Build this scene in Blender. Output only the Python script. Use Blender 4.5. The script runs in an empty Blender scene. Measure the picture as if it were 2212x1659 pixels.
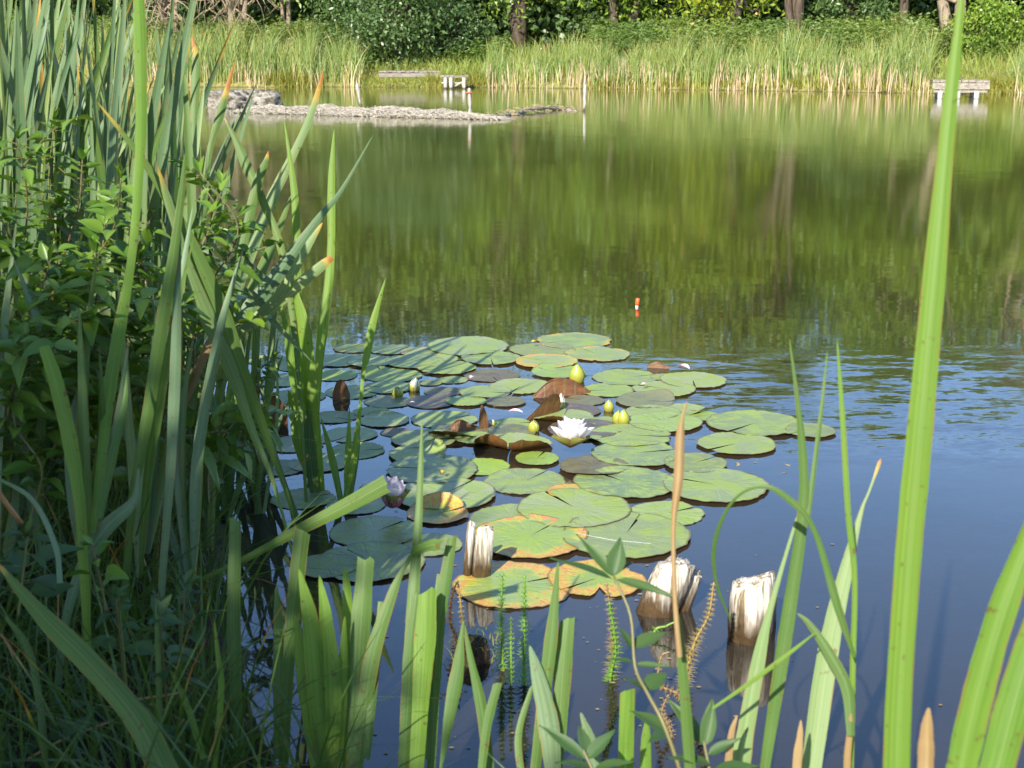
import bpy, math, random
import numpy as np
from mathutils import Vector, Matrix
R = math.radians
rng = np.random.default_rng(7)
random.seed(7)
scene = bpy.context.scene

# ------------------------------------------------------------------ camera
CAM_H = 0.95
PITCH = R(14.2)
FPX, CX, CY = 2800.0, 1106.0, 829.5          # focal length and centre, photo pixels (2212 wide)
cam_d = bpy.data.cameras.new('camera'); cam = bpy.data.objects.new('camera', cam_d)
scene.collection.objects.link(cam); scene.camera = cam
cam.location = (0, 0, CAM_H); cam.rotation_euler = (R(90) - PITCH, 0, 0)
cam_d.sensor_width = 36; cam_d.lens = 36 * FPX / 2212; cam_d.clip_end = 2000; cam_d.clip_start = 0.05
cam_d.dof.use_dof = True; cam_d.dof.focus_distance = 4.2; cam_d.dof.aperture_fstop = 15

# ------------------------------------------------------------------ light
SUN_EL, SUN_AZ = R(35), R(21)                 # shadows fall away from the viewer, a little to the right
S = Vector((-math.sin(SUN_AZ) * math.cos(SUN_EL), -math.cos(SUN_AZ) * math.cos(SUN_EL), math.sin(SUN_EL)))
w = bpy.data.worlds.new('World'); scene.world = w; w.use_nodes = True
nt = w.node_tree; bg = nt.nodes['Background']
sky = nt.nodes.new('ShaderNodeTexSky'); sky.sky_type = 'NISHITA'; sky.sun_disc = False
sky.sun_elevation = SUN_EL; sky.sun_rotation = R(180) + SUN_AZ
sky.air_density = 1.0; sky.dust_density = 0.4; sky.ozone_density = 5.0
nt.links.new(sky.outputs[0], bg.inputs[0]); bg.inputs[1].default_value = 0.15
sd = bpy.data.lights.new('sun', 'SUN'); sd.energy = 4.6; sd.angle = R(0.5); sd.color = (1, .93, .80)
so = bpy.data.objects.new('sun', sd); scene.collection.objects.link(so)
so.rotation_euler = S.to_track_quat('Z', 'Y').to_euler()
scene.view_settings.view_transform = 'Standard'; scene.view_settings.look = 'None'
scene.view_settings.exposure = 1.22; scene.view_settings.gamma = 1
scene.cycles.max_bounces = 6; scene.cycles.diffuse_bounces = 2; scene.cycles.glossy_bounces = 3
scene.cycles.transparent_max_bounces = 8; scene.cycles.transmission_bounces = 2
scene.cycles.use_denoising = True

SHADE_U = [-2.6, -1.6, -1.2, -1.08, -.9, -.72, -.5, -.32]; SHADE_V = [1.52, 1.47, 1.40, 1.24, 1.04, .82, .70, .60]   # outline of the shade tree
# ------------------------------------------------------------------ pixels to points
def ray(x, y):
    a, b = (x - CX) / FPX, (CY - y) / FPX
    return np.array([a, math.cos(PITCH) + b * math.sin(PITCH), -math.sin(PITCH) + b * math.cos(PITCH)])
def P(x, y, Y):
    d = ray(x, y); return np.array([0, 0, CAM_H]) + d * (Y / d[1])
def Wt(x, y, z=0.0):
    d = ray(x, y); return np.array([0, 0, CAM_H]) + d * ((z - CAM_H) / d[2])
def pxm(p):                                    # metres per photo pixel at a point
    return (p[1] * math.cos(PITCH) - (p[2] - CAM_H) * math.sin(PITCH)) / FPX

# ------------------------------------------------------------------ mesh helpers
class MB:
    def __init__(s): s.v = []; s.f = []; s.a = {}; s.n = 0
    def add(s, co, f, /, **at):
        co = np.asarray(co, float).reshape(-1, 3); m = len(co)
        for k in set(list(s.a) + list(at)):
            if k not in s.a: s.a[k] = [np.zeros(s.n)] if s.n else []
            q = at.get(k, 0.0); s.a[k].append(np.full(m, q, float) if np.isscalar(q) else np.asarray(q, float).ravel())
        fs = f if isinstance(f, list) and len(f) and isinstance(f[0], np.ndarray) and f[0].ndim == 2 else [np.asarray(f, int)]
        for q in fs:
            if len(q): s.f.append(q + s.n)
        s.v.append(co); s.n += m
        return s
    def build(s, name, mat, parent=None, smooth=True, off=None):
        v = np.concatenate(s.v)
        if off is not None: v = v - np.asarray(off)
        me = bpy.data.meshes.new(name)
        loops = np.concatenate([q.ravel() for q in s.f]); tot = np.concatenate([np.full(len(q), q.shape[1]) for q in s.f])
        st = np.concatenate([[0], np.cumsum(tot)[:-1]])
        me.vertices.add(len(v)); me.vertices.foreach_set('co', v.astype(np.float32).ravel())
        me.loops.add(len(loops)); me.loops.foreach_set('vertex_index', loops.astype(np.int32))
        me.polygons.add(len(tot)); me.polygons.foreach_set('loop_start', st.astype(np.int32))
        me.polygons.foreach_set('loop_total', tot.astype(np.int32))
        me.polygons.foreach_set('use_smooth', np.full(len(tot), smooth))
        me.update(calc_edges=True)
        for k, q in s.a.items():
            at = me.attributes.new(k, 'FLOAT', 'POINT'); at.data.foreach_set('value', np.concatenate(q).astype(np.float32))
        me.validate()
        me.materials.append(mat)
        o = bpy.data.objects.new(name, me); scene.collection.objects.link(o)
        if parent: o.parent = parent
        return o
def tag(o, label=None, cat=None, group=None, kind=None):
    if label: o['label'] = label
    if cat: o['category'] = cat
    if group: o['group'] = group
    if kind: o['kind'] = kind
    return o
def empty(name, loc, label=None, cat=None, group=None):
    o = bpy.data.objects.new(name, None); o.empty_display_size = .05; scene.collection.objects.link(o)
    o.location = tuple(float(q) for q in loc); tag(o, label, cat, group); return o
def nrm(v): return v / (np.linalg.norm(v, axis=-1, keepdims=True) + 1e-12)
def gridf(r, c):                               # quads of an r x c vertex grid
    i, j = np.meshgrid(np.arange(r - 1), np.arange(c - 1), indexing='ij'); a = (i * c + j).ravel()
    return np.stack([a, a + 1, a + c + 1, a + c], 1)
def smooth_path(p, n):                         # Catmull-Rom through p (any columns)
    p = np.asarray(p, float); m = len(p)
    if m == 2: return p[0] + (p[1] - p[0]) * np.linspace(0, 1, n)[:, None]
    q = np.vstack([2 * p[0] - p[1], p, 2 * p[-1] - p[-2]]); out = []
    for u in np.linspace(0, m - 1, n):
        i = min(int(u), m - 2); t = u - i; a, b, c, d = q[i:i + 4]
        out.append(.5 * (2 * b + (c - a) * t + (2 * a - 5 * b + 4 * c - d) * t * t + (3 * b - a - 3 * c + d) * t ** 3))
    return np.array(out)
def tube(mb, path, rad, n=7, **at):
    path = np.asarray(path, float); rad = np.broadcast_to(np.asarray(rad, float), (len(path),))
    T = nrm(np.gradient(path, axis=0)); ref = np.array([0.0, 0, 1]) if abs(T[0][2]) < .9 else np.array([1.0, 0, 0])
    A = nrm(np.cross(T, ref)); B = np.cross(T, A); th = np.linspace(0, 2 * np.pi, n, endpoint=False)
    v = path[:, None] + rad[:, None, None] * (A[:, None] * np.cos(th)[None, :, None] + B[:, None] * np.sin(th)[None, :, None])
    k = len(path); f = []
    i, j = np.meshgrid(np.arange(k - 1), np.arange(n), indexing='ij'); a = (i * n + j).ravel(); b = (i * n + (j + 1) % n).ravel()
    mb.add(v.reshape(-1, 3), [np.stack([a, b, b + n, a + n], 1), np.array([list(range(n))[::-1]]), np.array([[(k - 1) * n + q for q in range(n)]])],
           **{**{'t': np.repeat(np.linspace(0, 1, k), n)}, **at})
def batch_blades(mb, base, H, lean, wid, ang, segs=5, v=None, tb=1.2, curve=1.8, fold=0.0):
    N = len(base); t = np.linspace(0, 1, segs); wprof = np.clip(1.06 - t ** 2.6, 0.03, 1) * (.7 + .3 * np.minimum(t * 4, 1))
    lean = np.asarray(lean); H = np.asarray(H)[:, None]
    x = base[:, 0:1] + lean[:, 0:1] * t ** curve; y = base[:, 1:2] + lean[:, 1:2] * t ** curve
    ll = (np.hypot(lean[:, 0], lean[:, 1])[:, None] / H)
    z = base[:, 2:3] + H * (t - .35 * np.minimum(ll, 1.3) ** 2 * t ** 3)
    c = np.stack([x, y, z], 2)
    wd = np.stack([np.cos(ang), np.sin(ang), 0 * ang], 1)[:, None, :] * (np.asarray(wid)[:, None] * wprof)[..., None] * .5
    V = np.stack([c - wd, c + wd], 2).reshape(-1, 3)
    f = gridf(segs, 2); F = (f[None] + (np.arange(N) * segs * 2)[:, None, None]).reshape(-1, 4)
    v = rng.random(N) if v is None else v
    tbv = np.broadcast_to(tb, (N,))
    mb.add(V, F, t=np.tile(np.repeat(t, 2), N), v=np.repeat(v, segs * 2), tb=np.repeat(tbv, segs * 2), s=np.tile([0, 1], N * segs))
def rand_dirs(n):
    return nrm(rng.normal(size=(n, 3)))
def batch_leaves(mb, pos, ln, wd, dirs=None, v=None, updir=.5):
    N = len(pos); a = rand_dirs(N) if dirs is None else dirs
    nn = nrm(rng.normal(size=(N, 3)) + np.array([-.15, -.5, updir])); b = nrm(np.cross(nn, a)); nn = np.cross(a, b)
    ln = np.broadcast_to(ln, (N,))[:, None]; wd = np.broadcast_to(wd, (N,))[:, None]
    V = np.stack([pos, pos + a * ln * .4 + b * wd * .5 + nn * wd * .12, pos + a * ln - nn * ln * .12, pos + a * ln * .4 - b * wd * .5 + nn * wd * .12], 1)
    v = rng.random(N) if v is None else v
    mb.add(V.reshape(-1, 3), np.arange(N * 4).reshape(-1, 4), v=np.repeat(v, 4), t=np.tile([0, .4, 1, .4], N))

# ------------------------------------------------------------------ material helpers
def newmat(name):
    m = bpy.data.materials.new(name); m.use_nodes = True; n = m.node_tree.nodes; n.clear()
    out = n.new('ShaderNodeOutputMaterial'); return m, m.node_tree, out
class NG:
    def __init__(s, nt): s.nt = nt
    def n(s, t, **kw):
        q = s.nt.nodes.new('ShaderNode' + t)
        for k, v in kw.items(): setattr(q, k, v)
        return q
    def put(s, sock, v):
        if hasattr(v, 'is_linked') or isinstance(v, bpy.types.NodeSocket): s.nt.links.new(v, sock)
        else: sock.default_value = v
    def math(s, op, a, b=0.0, c=0.0, clamp=False):
        q = s.n('Math', operation=op); q.use_clamp = clamp
        s.put(q.inputs[0], a); s.put(q.inputs[1], b); s.put(q.inputs[2], c); return q.outputs[0]
    def vmath(s, op, a, b=(0, 0, 0), sc=None):
        q = s.n('VectorMath', operation=op); s.put(q.inputs[0], a); s.put(q.inputs[1], b)
        if sc is not None: s.put(q.inputs[3], sc)
        return q.outputs[0] if op not in ('LENGTH', 'DOT_PRODUCT') else q.outputs[1]
    def mix(s, f, a, b, mode='MIX'):
        q = s.n('Mix', data_type='RGBA', blend_type=mode); q.clamp_factor = True
        s.put(q.inputs[0], f)
        for k, v in ((6, a), (7, b)):
            s.put(q.inputs[k], (v + (1,)) if isinstance(v, tuple) and len(v) == 3 else v)
        return q.outputs[2]
    def attr(s, nm): return s.n('Attribute', attribute_name=nm).outputs['Fac']
    def step(s, v, lo, hi):
        q = s.n('MapRange', interpolation_type='SMOOTHSTEP'); s.put(q.inputs[0], v); s.put(q.inputs[1], lo); s.put(q.inputs[2], hi); return q.outputs[0]
    def noise(s, vec, scale, detail=3, rough=.55, out=0):
        q = s.n('TexNoise'); s.put(q.inputs['Vector'], vec); q.inputs['Scale'].default_value = scale
        q.inputs['Detail'].default_value = detail; q.inputs['Roughness'].default_value = rough; return q.outputs[out]
    def scale(s, vec, sc):
        q = s.n('Mapping'); s.put(q.inputs[0], vec); q.inputs['Scale'].default_value = sc; return q.outputs[0]
    def obj(s): return s.n('TexCoord').outputs['Object']
    def pos(s): return s.n('NewGeometry').outputs['Position']
    def bsdf(s, col, rough=.5, spec=.4, normal=None):
        q = s.n('BsdfPrincipled'); s.put(q.inputs['Base Color'], col if not (isinstance(col, tuple) and len(col) == 3) else col + (1,)); s.put(q.inputs['Roughness'], rough)
        s.put(q.inputs['Specular IOR Level'], spec)
        if normal is not None: s.put(q.inputs['Normal'], normal)
        return q.outputs[0]
    def mixs(s, f, a, b):
        q = s.n('MixShader'); s.put(q.inputs[0], f); s.nt.links.new(a, q.inputs[1]); s.nt.links.new(b, q.inputs[2]); return q.outputs[0]
    def bump(s, h, strength=.3, dist=.01):
        q = s.n('Bump'); q.inputs['Strength'].default_value = strength; q.inputs['Distance'].default_value = dist; s.put(q.inputs['Height'], h); return q.outputs[0]

def leafmat(name, ca, cb, trans=.35, rough=.42, spec=.5, tip=(.34, .14, .035), base=None, base_to=.35, stripes=0.0, tcol=None, spots=0.0):
    m, nt, out = newmat(name); g = NG(nt)
    v = g.attr('v'); t = g.attr('t')
    rnd = g.n('ObjectInfo').outputs['Random']
    vv = g.math('FRACT', g.math('ADD', v, g.math('MULTIPLY', rnd, .6)))
    col = g.mix(vv, ca, cb)
    p = g.pos()
    col = g.mix(g.step(g.noise(p, 14, 3), .35, .75), col, g.mix(.5, col, cb)); col = g.mix(g.math('MULTIPLY', g.step(g.noise(p, 5, 3), .50, .72), .35), col, g.mix(1, col, (1.25, 1.02, .55), 'MULTIPLY'))
    if base: col = g.mix(g.step(g.math('ADD', t, g.math('MULTIPLY', g.math('SUBTRACT', v, .5), .3)), .02, base_to), base, col)
    if stripes:
        s_ = g.attr('s'); mg = g.math('MULTIPLY', g.step(g.math('ABSOLUTE', g.math('SUBTRACT', s_, .5)), .40, .49), g.step(g.noise(p, 22, 3), .45, .62))
        col = g.mix(g.math('MULTIPLY', mg, .75), col, (.30, .17, .05)); q = g.n('CombineXYZ'); g.put(q.inputs[0], g.math('MULTIPLY', s_, 16)); g.put(q.inputs[1], g.math('MULTIPLY', t, 1.5)); g.put(q.inputs[2], g.math('MULTIPLY', v, 30))
        col = g.mix(g.math('MULTIPLY', g.step(g.noise(q.outputs[0], 1.0, 2), .3, .7), stripes), col, g.mix(1, col, (.60, .68, .48), 'MULTIPLY'))
        col = g.mix(g.math('MULTIPLY', g.math('SUBTRACT', 1, g.step(g.math('ABSOLUTE', g.math('SUBTRACT', s_, .5)), 0, .06)), .35), col, g.mix(.5, col, (.3, .36, .14)))
    if spots:
        col = g.mix(g.math('MULTIPLY', g.step(g.noise(p, 95, 2), .66, .72), spots), col, (.12, .07, .02))
    if tip:
        tb = g.attr('tb'); n_ = g.math('MULTIPLY', g.math('SUBTRACT', g.noise(p, 40, 3), .5), .12); tt = g.math('ADD', t, n_)
        d = g.math('SUBTRACT', tt, tb)
        col = g.mix(g.step(d, -.06, .03), col, (.42, .30, .06)); col = g.mix(g.step(d, 0.0, .07), col, tip)
    tc = g.mix(1, col, tcol or (1.5, 1.35, .6), 'MULTIPLY')
    tr = g.n('BsdfTranslucent'); g.put(tr.inputs[0], tc)
    nt.links.new(g.mixs(trans, g.bsdf(col, rough, spec), tr.outputs[0]), out.inputs[0]); return m
def barkmat(name, c1, c2, sc=(14, 14, 3)):
    m, nt, out = newmat(name); g = NG(nt); p = g.scale(g.pos(), sc); n_ = g.noise(p, 1, 5, .65)
    nt.links.new(g.bsdf(g.mix(g.step(n_, .3, .7), c1, c2), .85, .2, g.bump(n_, .6, .03)), out.inputs[0]); return m
M = {}
M['reed'] = leafmat('reed_leaf', (.075, .15, .030), (.12, .20, .055), trans=.33, rough=.50, spec=.3, stripes=.9, spots=.7)
M['reed_grey'] = leafmat('reed_leaf_grey', (.095, .170, .085), (.150, .225, .125), trans=.22, rough=.50, spec=.35, stripes=.8, spots=.6)
M['reed_pale'] = leafmat('reed_leaf_pale', (.19, .28, .11), (.24, .32, .15), trans=.3, rough=.52, spec=.3, stripes=.9, spots=.7)
M['reed_bright'] = leafmat('reed_leaf_bright', (.13, .25, .035), (.19, .31, .05), trans=.42, rough=.52, spec=.3, stripes=.9, spots=.7)
M['reed_dead'] = leafmat('reed_leaf_dead', (.20, .105, .04), (.38, .26, .13), trans=.15, rough=.7, tip=(.40, .22, .09), stripes=.7)
M['grass'] = leafmat('grass', (.038, .085, .016), (.085, .15, .026), trans=.35, rough=.45)
M['herb'] = leafmat('herb_leaf', (.058, .14, .018), (.145, .25, .03), trans=.33, rough=.36, spec=.5, tip=None, spots=.7)
M['herb_blue'] = leafmat('herb_leaf_bluish', (.038, .085, .026), (.065, .12, .035), trans=.25, rough=.5, spec=.3, tip=None)
M['stem'] = leafmat('herb_stem', (.12, .07, .03), (.13, .15, .05), trans=.0, rough=.5, tip=None)
M['far_reed'] = leafmat('far_reed', (.11, .185, .048), (.25, .30, .072), trans=.3, rough=.45, tip=(.45, .30, .12), base=(.30, .32, .06), base_to=.36)
M['far_dead'] = leafmat('far_dead_reed', (.34, .22, .11), (.50, .40, .27), trans=.15, rough=.7, tip=None)
M['far_herb'] = leafmat('far_herb', (.085, .16, .03), (.19, .25, .05), trans=.35, rough=.5, tip=None)
M['far_grass'] = leafmat('far_grass', (.13, .24, .035), (.30, .31, .075), trans=.3, rough=.5, tip=None)
M['far_moss'] = leafmat('far_sedge', (.13, .17, .025), (.27, .24, .035), trans=.3, rough=.5, tip=None)
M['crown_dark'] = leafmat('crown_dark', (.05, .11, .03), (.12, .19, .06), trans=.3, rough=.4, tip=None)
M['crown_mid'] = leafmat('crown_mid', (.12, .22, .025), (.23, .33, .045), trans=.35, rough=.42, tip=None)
M['crown_yellow'] = leafmat('crown_yellow', (.15, .26, .02), (.29, .34, .035), trans=.4, rough=.45, tip=None)
M['crown_orange'] = leafmat('crown_orange', (.35, .28, .03), (.50, .28, .03), trans=.4, rough=.45, tip=None)
M['bark'] = barkmat('bark', (.045, .032, .022), (.11, .083, .058))
M['bark_pale'] = barkmat('bark_pale', (.15, .115, .075), (.29, .235, .16))
M['twig'] = barkmat('twig', (.24, .18, .11), (.42, .33, .21))
# ------------------------------------------------------------------ ground, pond bed, water
POND = np.array([(-.30, 1.42), (-.44, 1.62), (-.60, 2.3), (-.78, 3.0), (-1.5, 4.6), (-3.4, 9), (-7, 18), (-11.5, 30), (-13.5, 40.5), (-10.8, 41.5), (-5.5, 42),
                 (-1.5, 41.3), (0, 40.8), (5, 38.6), (8, 36.6), (10, 35.2), (13.5, 33.2), (20, 31), (27, 24), (27, 12), (16, 4), (7, 1.7), (3, 1.38), (1, 1.36)])
def pond_d(x, y):                              # signed distance: positive on land
    x = np.asarray(x, float); y = np.asarray(y, float); d = np.full(x.shape, 1e9); ins = np.zeros(x.shape, bool)
    n = len(POND)
    for i in range(n):
        ax, ay = POND[i]; bx, by = POND[(i + 1) % n]; ex, ey = bx - ax, by - ay
        t = np.clip(((x - ax) * ex + (y - ay) * ey) / (ex * ex + ey * ey), 0, 1)
        d = np.minimum(d, np.hypot(x - ax - t * ex, y - ay - t * ey))
        c = ((ay > y) != (by > y)) & (x < (bx - ax) * (y - ay) / (by - ay + 1e-12) + ax); ins ^= c
    return np.where(ins, -d, d)
def gz(x, y):
    x = np.asarray(x, float); y = np.asarray(y, float); d = pond_d(x, y) + .05 * np.sin(x * 5.1 + y * 2) + .03 * np.sin(x * 13 - y * 9)
    far = np.clip((y - 15) / 10, 0, 1)
    land = .10 * np.clip(d / .25, 0, 1) ** .7 + (.03 + .11 * far) * np.minimum(np.maximum(d, 0), 6)
    return np.where(d > 0, land, np.maximum(d * .75, -.75) - .02) + .012 * np.sin(x * 3) * np.sin(y * 2.3)
def axis(lo, hi, fine_lo, fine_hi, step, grow):
    a = list(np.arange(fine_lo, fine_hi, step)); s_ = step
    while a[-1] < hi: s_ *= grow; a.append(a[-1] + s_)
    s_ = step; b = []; c = fine_lo
    while c > lo: s_ *= grow; c -= s_; b.append(c)
    return np.array(b[::-1] + a)
gx = axis(-400, 400, -1.4, 1.4, .06, 1.09); gy1 = axis(-200, 20, .8, 3.4, .06, 1.09); gy1 = gy1[gy1 < 20]
gy = np.concatenate([gy1, np.arange(gy1[-1] + 1.0, 30, 1.2), np.arange(30, 48, .35), 48 * 1.12 ** np.arange(0, 20)])
X, Y = np.meshgrid(gx, gy); Z = gz(X, Y)
m, nt, out = newmat('soil'); g = NG(nt); p = g.pos(); n1 = g.noise(p, 9, 6, .65); n2 = g.noise(p, 60, 3)
soil = g.mix(g.step(n1, .35, .65), (.014, .011, .007), (.04, .030, .017)); soil = g.mix(g.math('MULTIPLY', g.step(n2, .55, .7), .5), soil, (.035, .045, .012))
sep = g.n('SeparateXYZ'); g.put(sep.inputs[0], p)
soil = g.mix(g.step(sep.outputs[1], 25, 32), soil, g.mix(g.step(n1, .35, .65), (.13, .13, .035), (.26, .22, .08)))
soil = g.mix(g.step(sep.outputs[2], -.02, .05), g.mix(g.step(n1, .3, .7), (.025, .024, .012), (.06, .05, .025)), soil)
nt.links.new(g.bsdf(soil, .9, .2, g.bump(n1, .7, .03)), out.inputs[0]); M['soil'] = m
mb = MB().add(np.stack([X, Y, Z], 2), gridf(len(gy), len(gx))); tag(mb.build('ground', m), kind='structure')

m, nt, out = newmat('pond_water'); g = NG(nt); p = g.pos()
sep = g.n('SeparateXYZ'); g.put(sep.inputs[0], p)
def slopes(vec, scale, det): return g.vmath('SUBTRACT', g.noise(vec, scale, det, .5, 1), (.5, .5, .5))
big = slopes(g.scale(p, (1.0, 3.2, 1)), 2.6, 2); mid = slopes(g.scale(p, (.8, 2.6, 1)), 9, 2); fine = slopes(g.scale(p, (1, 2.2, 1)), 34, 1)
gust = g.step(g.noise(g.scale(p, (.22, .5, 1)), 1.0, 2), .42, .66)
# wind-ruffled patch to the right of the lily raft
dx = g.math('DIVIDE', g.math('SUBTRACT', sep.outputs[0], 1.35), 1.35); dy = g.math('DIVIDE', g.math('SUBTRACT', sep.outputs[1], 3.6), .62)
patch = g.math('SUBTRACT', 1, g.step(g.math('ADD', g.math('MULTIPLY', dx, dx), g.math('MULTIPLY', dy, dy)), .25, 1.5))
amp_b = g.math('ADD', .006, g.math('MULTIPLY', gust, .010)); amp_m = g.math('ADD', .014, g.math('MULTIPLY', patch, .15)); amp_f = g.math('ADD', .010, g.math('MULTIPLY', patch, .08))
near = g.math('SUBTRACT', 1, g.step(sep.outputs[1], 2.2, 4.0))
far_ = g.step(sep.outputs[1], 5, 16)
amp_m = g.math('MULTIPLY', g.math('ADD', amp_m, g.math('MULTIPLY', gust, g.math('MULTIPLY', far_, .018))), g.math('SUBTRACT', 1, g.math('MULTIPLY', near, .55)))
sl = g.vmath('ADD', g.vmath('ADD', g.vmath('SCALE', big, sc=amp_b), g.vmath('SCALE', mid, sc=amp_m)), g.vmath('SCALE', fine, sc=amp_f))
sl = g.vmath('MULTIPLY', sl, (.55, 1.0, 0)); N_ = g.vmath('NORMALIZE', g.vmath('ADD', sl, (0, 0, 1)))
fr = g.n('Fresnel'); fr.inputs[0].default_value = 1.66; g.put(fr.inputs[1], N_)
gl = g.n('BsdfGlossy'); g.put(gl.inputs['Roughness'], g.math('ADD', .03, g.math('MULTIPLY', g.step(sep.outputs[1], 4, 9), .045))); g.put(gl.inputs['Normal'], N_); gl.inputs[0].default_value = (1, 1, 1, 1)
df = g.n('BsdfDiffuse'); g.put(df.inputs[0], g.mix(g.step(sep.outputs[1], 3.0, 7), g.mix(g.step(g.noise(p, .7, 3), .3, .7), (.046, .040, .029), (.076, .061, .041)), g.mix(g.step(g.noise(p, .35, 3), .3, .7), (.080, .100, .014), (.130, .140, .024))))  # murk; the olive farther out also stands in for mirrored tree brightness
tr = g.n('BsdfTransparent'); tr.inputs[0].default_value = (.70, .62, .46, 1)
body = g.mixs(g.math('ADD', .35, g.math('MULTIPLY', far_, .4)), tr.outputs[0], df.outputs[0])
nt.links.new(g.mixs(g.math('MULTIPLY', fr.outputs[0], 1.0, clamp=True), body, gl.outputs[0]), out.inputs[0]); M['water'] = m
wm = MB(); 
from mathutils.geometry import tessellate_polygon
tri = tessellate_polygon([[Vector((x, y, 0)) for x, y in POND]])
cpt = POND.mean(0); big_pond = cpt + (POND - cpt) * 1.0 + nrm(POND - cpt) * .7
wm.add(np.c_[big_pond, np.zeros(len(POND))], np.array([t_ if np.cross(big_pond[t_[1]] - big_pond[t_[0]], big_pond[t_[2]] - big_pond[t_[0]]) > 0 else t_[::-1] for t_ in [tuple(q) for q in tri]]))
tag(wm.build('water', m, smooth=False), kind='structure')

# ------------------------------------------------------------------ far bank vegetation
def shore_pt(xd):                              # far shoreline point for a photo column
    xs = np.array([-800, 100, 737, 1000, 1106, 1474, 1719, 1900, 2212, 2700, 3200]); 
    ys = np.array([40, 41.6, 42, 41.3, 40.8, 38.6, 36.6, 35.2, 33.2, 31.5, 31])
    Yv = np.interp(xd, xs, ys); return (xd - CX) / FPX * Yv * 1.03, Yv
def bank_pts(x0, x1, n, d0, d1, pw=1.0):
    xd = rng.uniform(x0, x1, n); x, y = shore_pt(xd); dd = d0 + (d1 - d0) * rng.random(n) ** pw
    x = x * (y + dd) / y; y = y + dd; return np.c_[x, y, gz(x, y) - .02], xd
def clumpy(pts, xd, cut=.45, f=.021):
    q = .5 + .5 * np.sin(xd * f + 1.7 * np.sin(xd * f * .37) + pts[:, 1] * 2.1) * np.sin(xd * f * .71 + pts[:, 1] * 1.3)
    return rng.random(len(pts)) < cut + (1 - cut) * q
reeds, dead = MB(), MB()
for x0, x1, n, hm in [(-300, 330, 3000, 1.75), (330, 700, 4200, 1.75), (690, 800, 900, 1.35), (1055, 1260, 1500, 1.35), (1240, 1520, 3300, 1.30), (1500, 1960, 5600, 1.45), (2135, 2500, 1900, 1.05)]:
    pts, xd = bank_pts(x0, x1, n, -.15, 2.6, .8); k = clumpy(pts, xd, .22, .034); pts = pts[k]; xd = xd[k]; N = len(pts)
    H = hm * .85 * rng.uniform(.55, 1.12, N) * (1 + .17 * np.sin(xd * .027) + .12 * np.sin(xd * .083 + 1) + .07 * np.sin(xd * .21)); ln = rng.normal(0, .21, (N, 2)) * H[:, None] + np.array([.03, 0])
    batch_blades(reeds, pts, H, ln, rng.uniform(.012, .031, N), rng.normal(0, .7, N), 5, v=np.clip(.45 + .35 * np.sin(xd * .043 + 2 * np.sin(xd * .011)) + rng.normal(0, .22, N), 0, 1), tb=np.where(rng.random(N) < .2, .85, 1.3))
    nd = n // 6
    pts, xd = bank_pts(x0, x1, nd, -.25, 1.2); k = clumpy(pts, xd, .0, .043); pts = pts[k]; N = len(pts); H = rng.uniform(.15, .85, N)
    batch_blades(dead, pts, H, rng.normal(0, .10, (N, 2)) * H[:, None], rng.uniform(.014, .04, N), rng.normal(0, .5, N), 4)
tag(reeds.build('reed_bed', M['far_reed']), 'dense green reed bed lining the far shore', 'reeds', kind='stuff')
tag(dead.build('dry_reed_stalks', M['far_dead']), 'pale dry stalks at the foot of the far reed bed', 'reeds', kind='stuff')
sed = MB()
for x0, x1, n, d1, h0, h1 in [(600, 720, 1500, .8, .15, .45), (800, 1060, 1800, .8, .12, .4), (1260, 1480, 2200, .7, .12, .35), (1480, 1960, 2500, .6, .1, .3), (1950, 2140, 1400, .7, .1, .35)]:
    pts, xd = bank_pts(x0, x1, n, -.12, d1); H = rng.uniform(h0, h1, n); H = np.where((xd > 806) & (xd < 930), H * .45, H)
    batch_blades(sed, pts, H, rng.normal(0, .35, (n, 2)) * H[:, None], rng.uniform(.012, .03, n), rng.uniform(0, 3, n), 4)
tag(sed.build('sedge_fringe', M['far_moss']), 'ochre sedge fringe hanging over the far waterline', 'sedge', kind='stuff')
gr = MB()
for x0, x1, n, d0, d1, h0, h1 in [(690, 1080, 9000, .2, 9, .2, .55), (1920, 2600, 9000, .2, 11, .2, .6), (1060, 1960, 4500, 2, 9, .4, .9), (-200, 720, 4000, 2, 9, .4, .9), (790, 1010, 2600, .05, 1.3, .12, .36)]:
    pts, xd = bank_pts(x0, x1, n, d0, d1); k = clumpy(pts, xd, .5, .06); pts = pts[k]; N = len(pts); H = rng.uniform(h0, h1, N); H = np.where((xd[k] > 806) & (xd[k] < 962) & (pts[:, 1] < 43.6), H * .33, H)
    batch_blades(gr, pts, H, rng.normal(0, .4, (N, 2)) * H[:, None], rng.uniform(.014, .035, N), rng.uniform(0, 3, N), 4)
tag(gr.build('bank_grass', M['far_grass']), 'yellowing rough grass on the far bank', 'grass', kind='stuff')
hb = MB()
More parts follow.
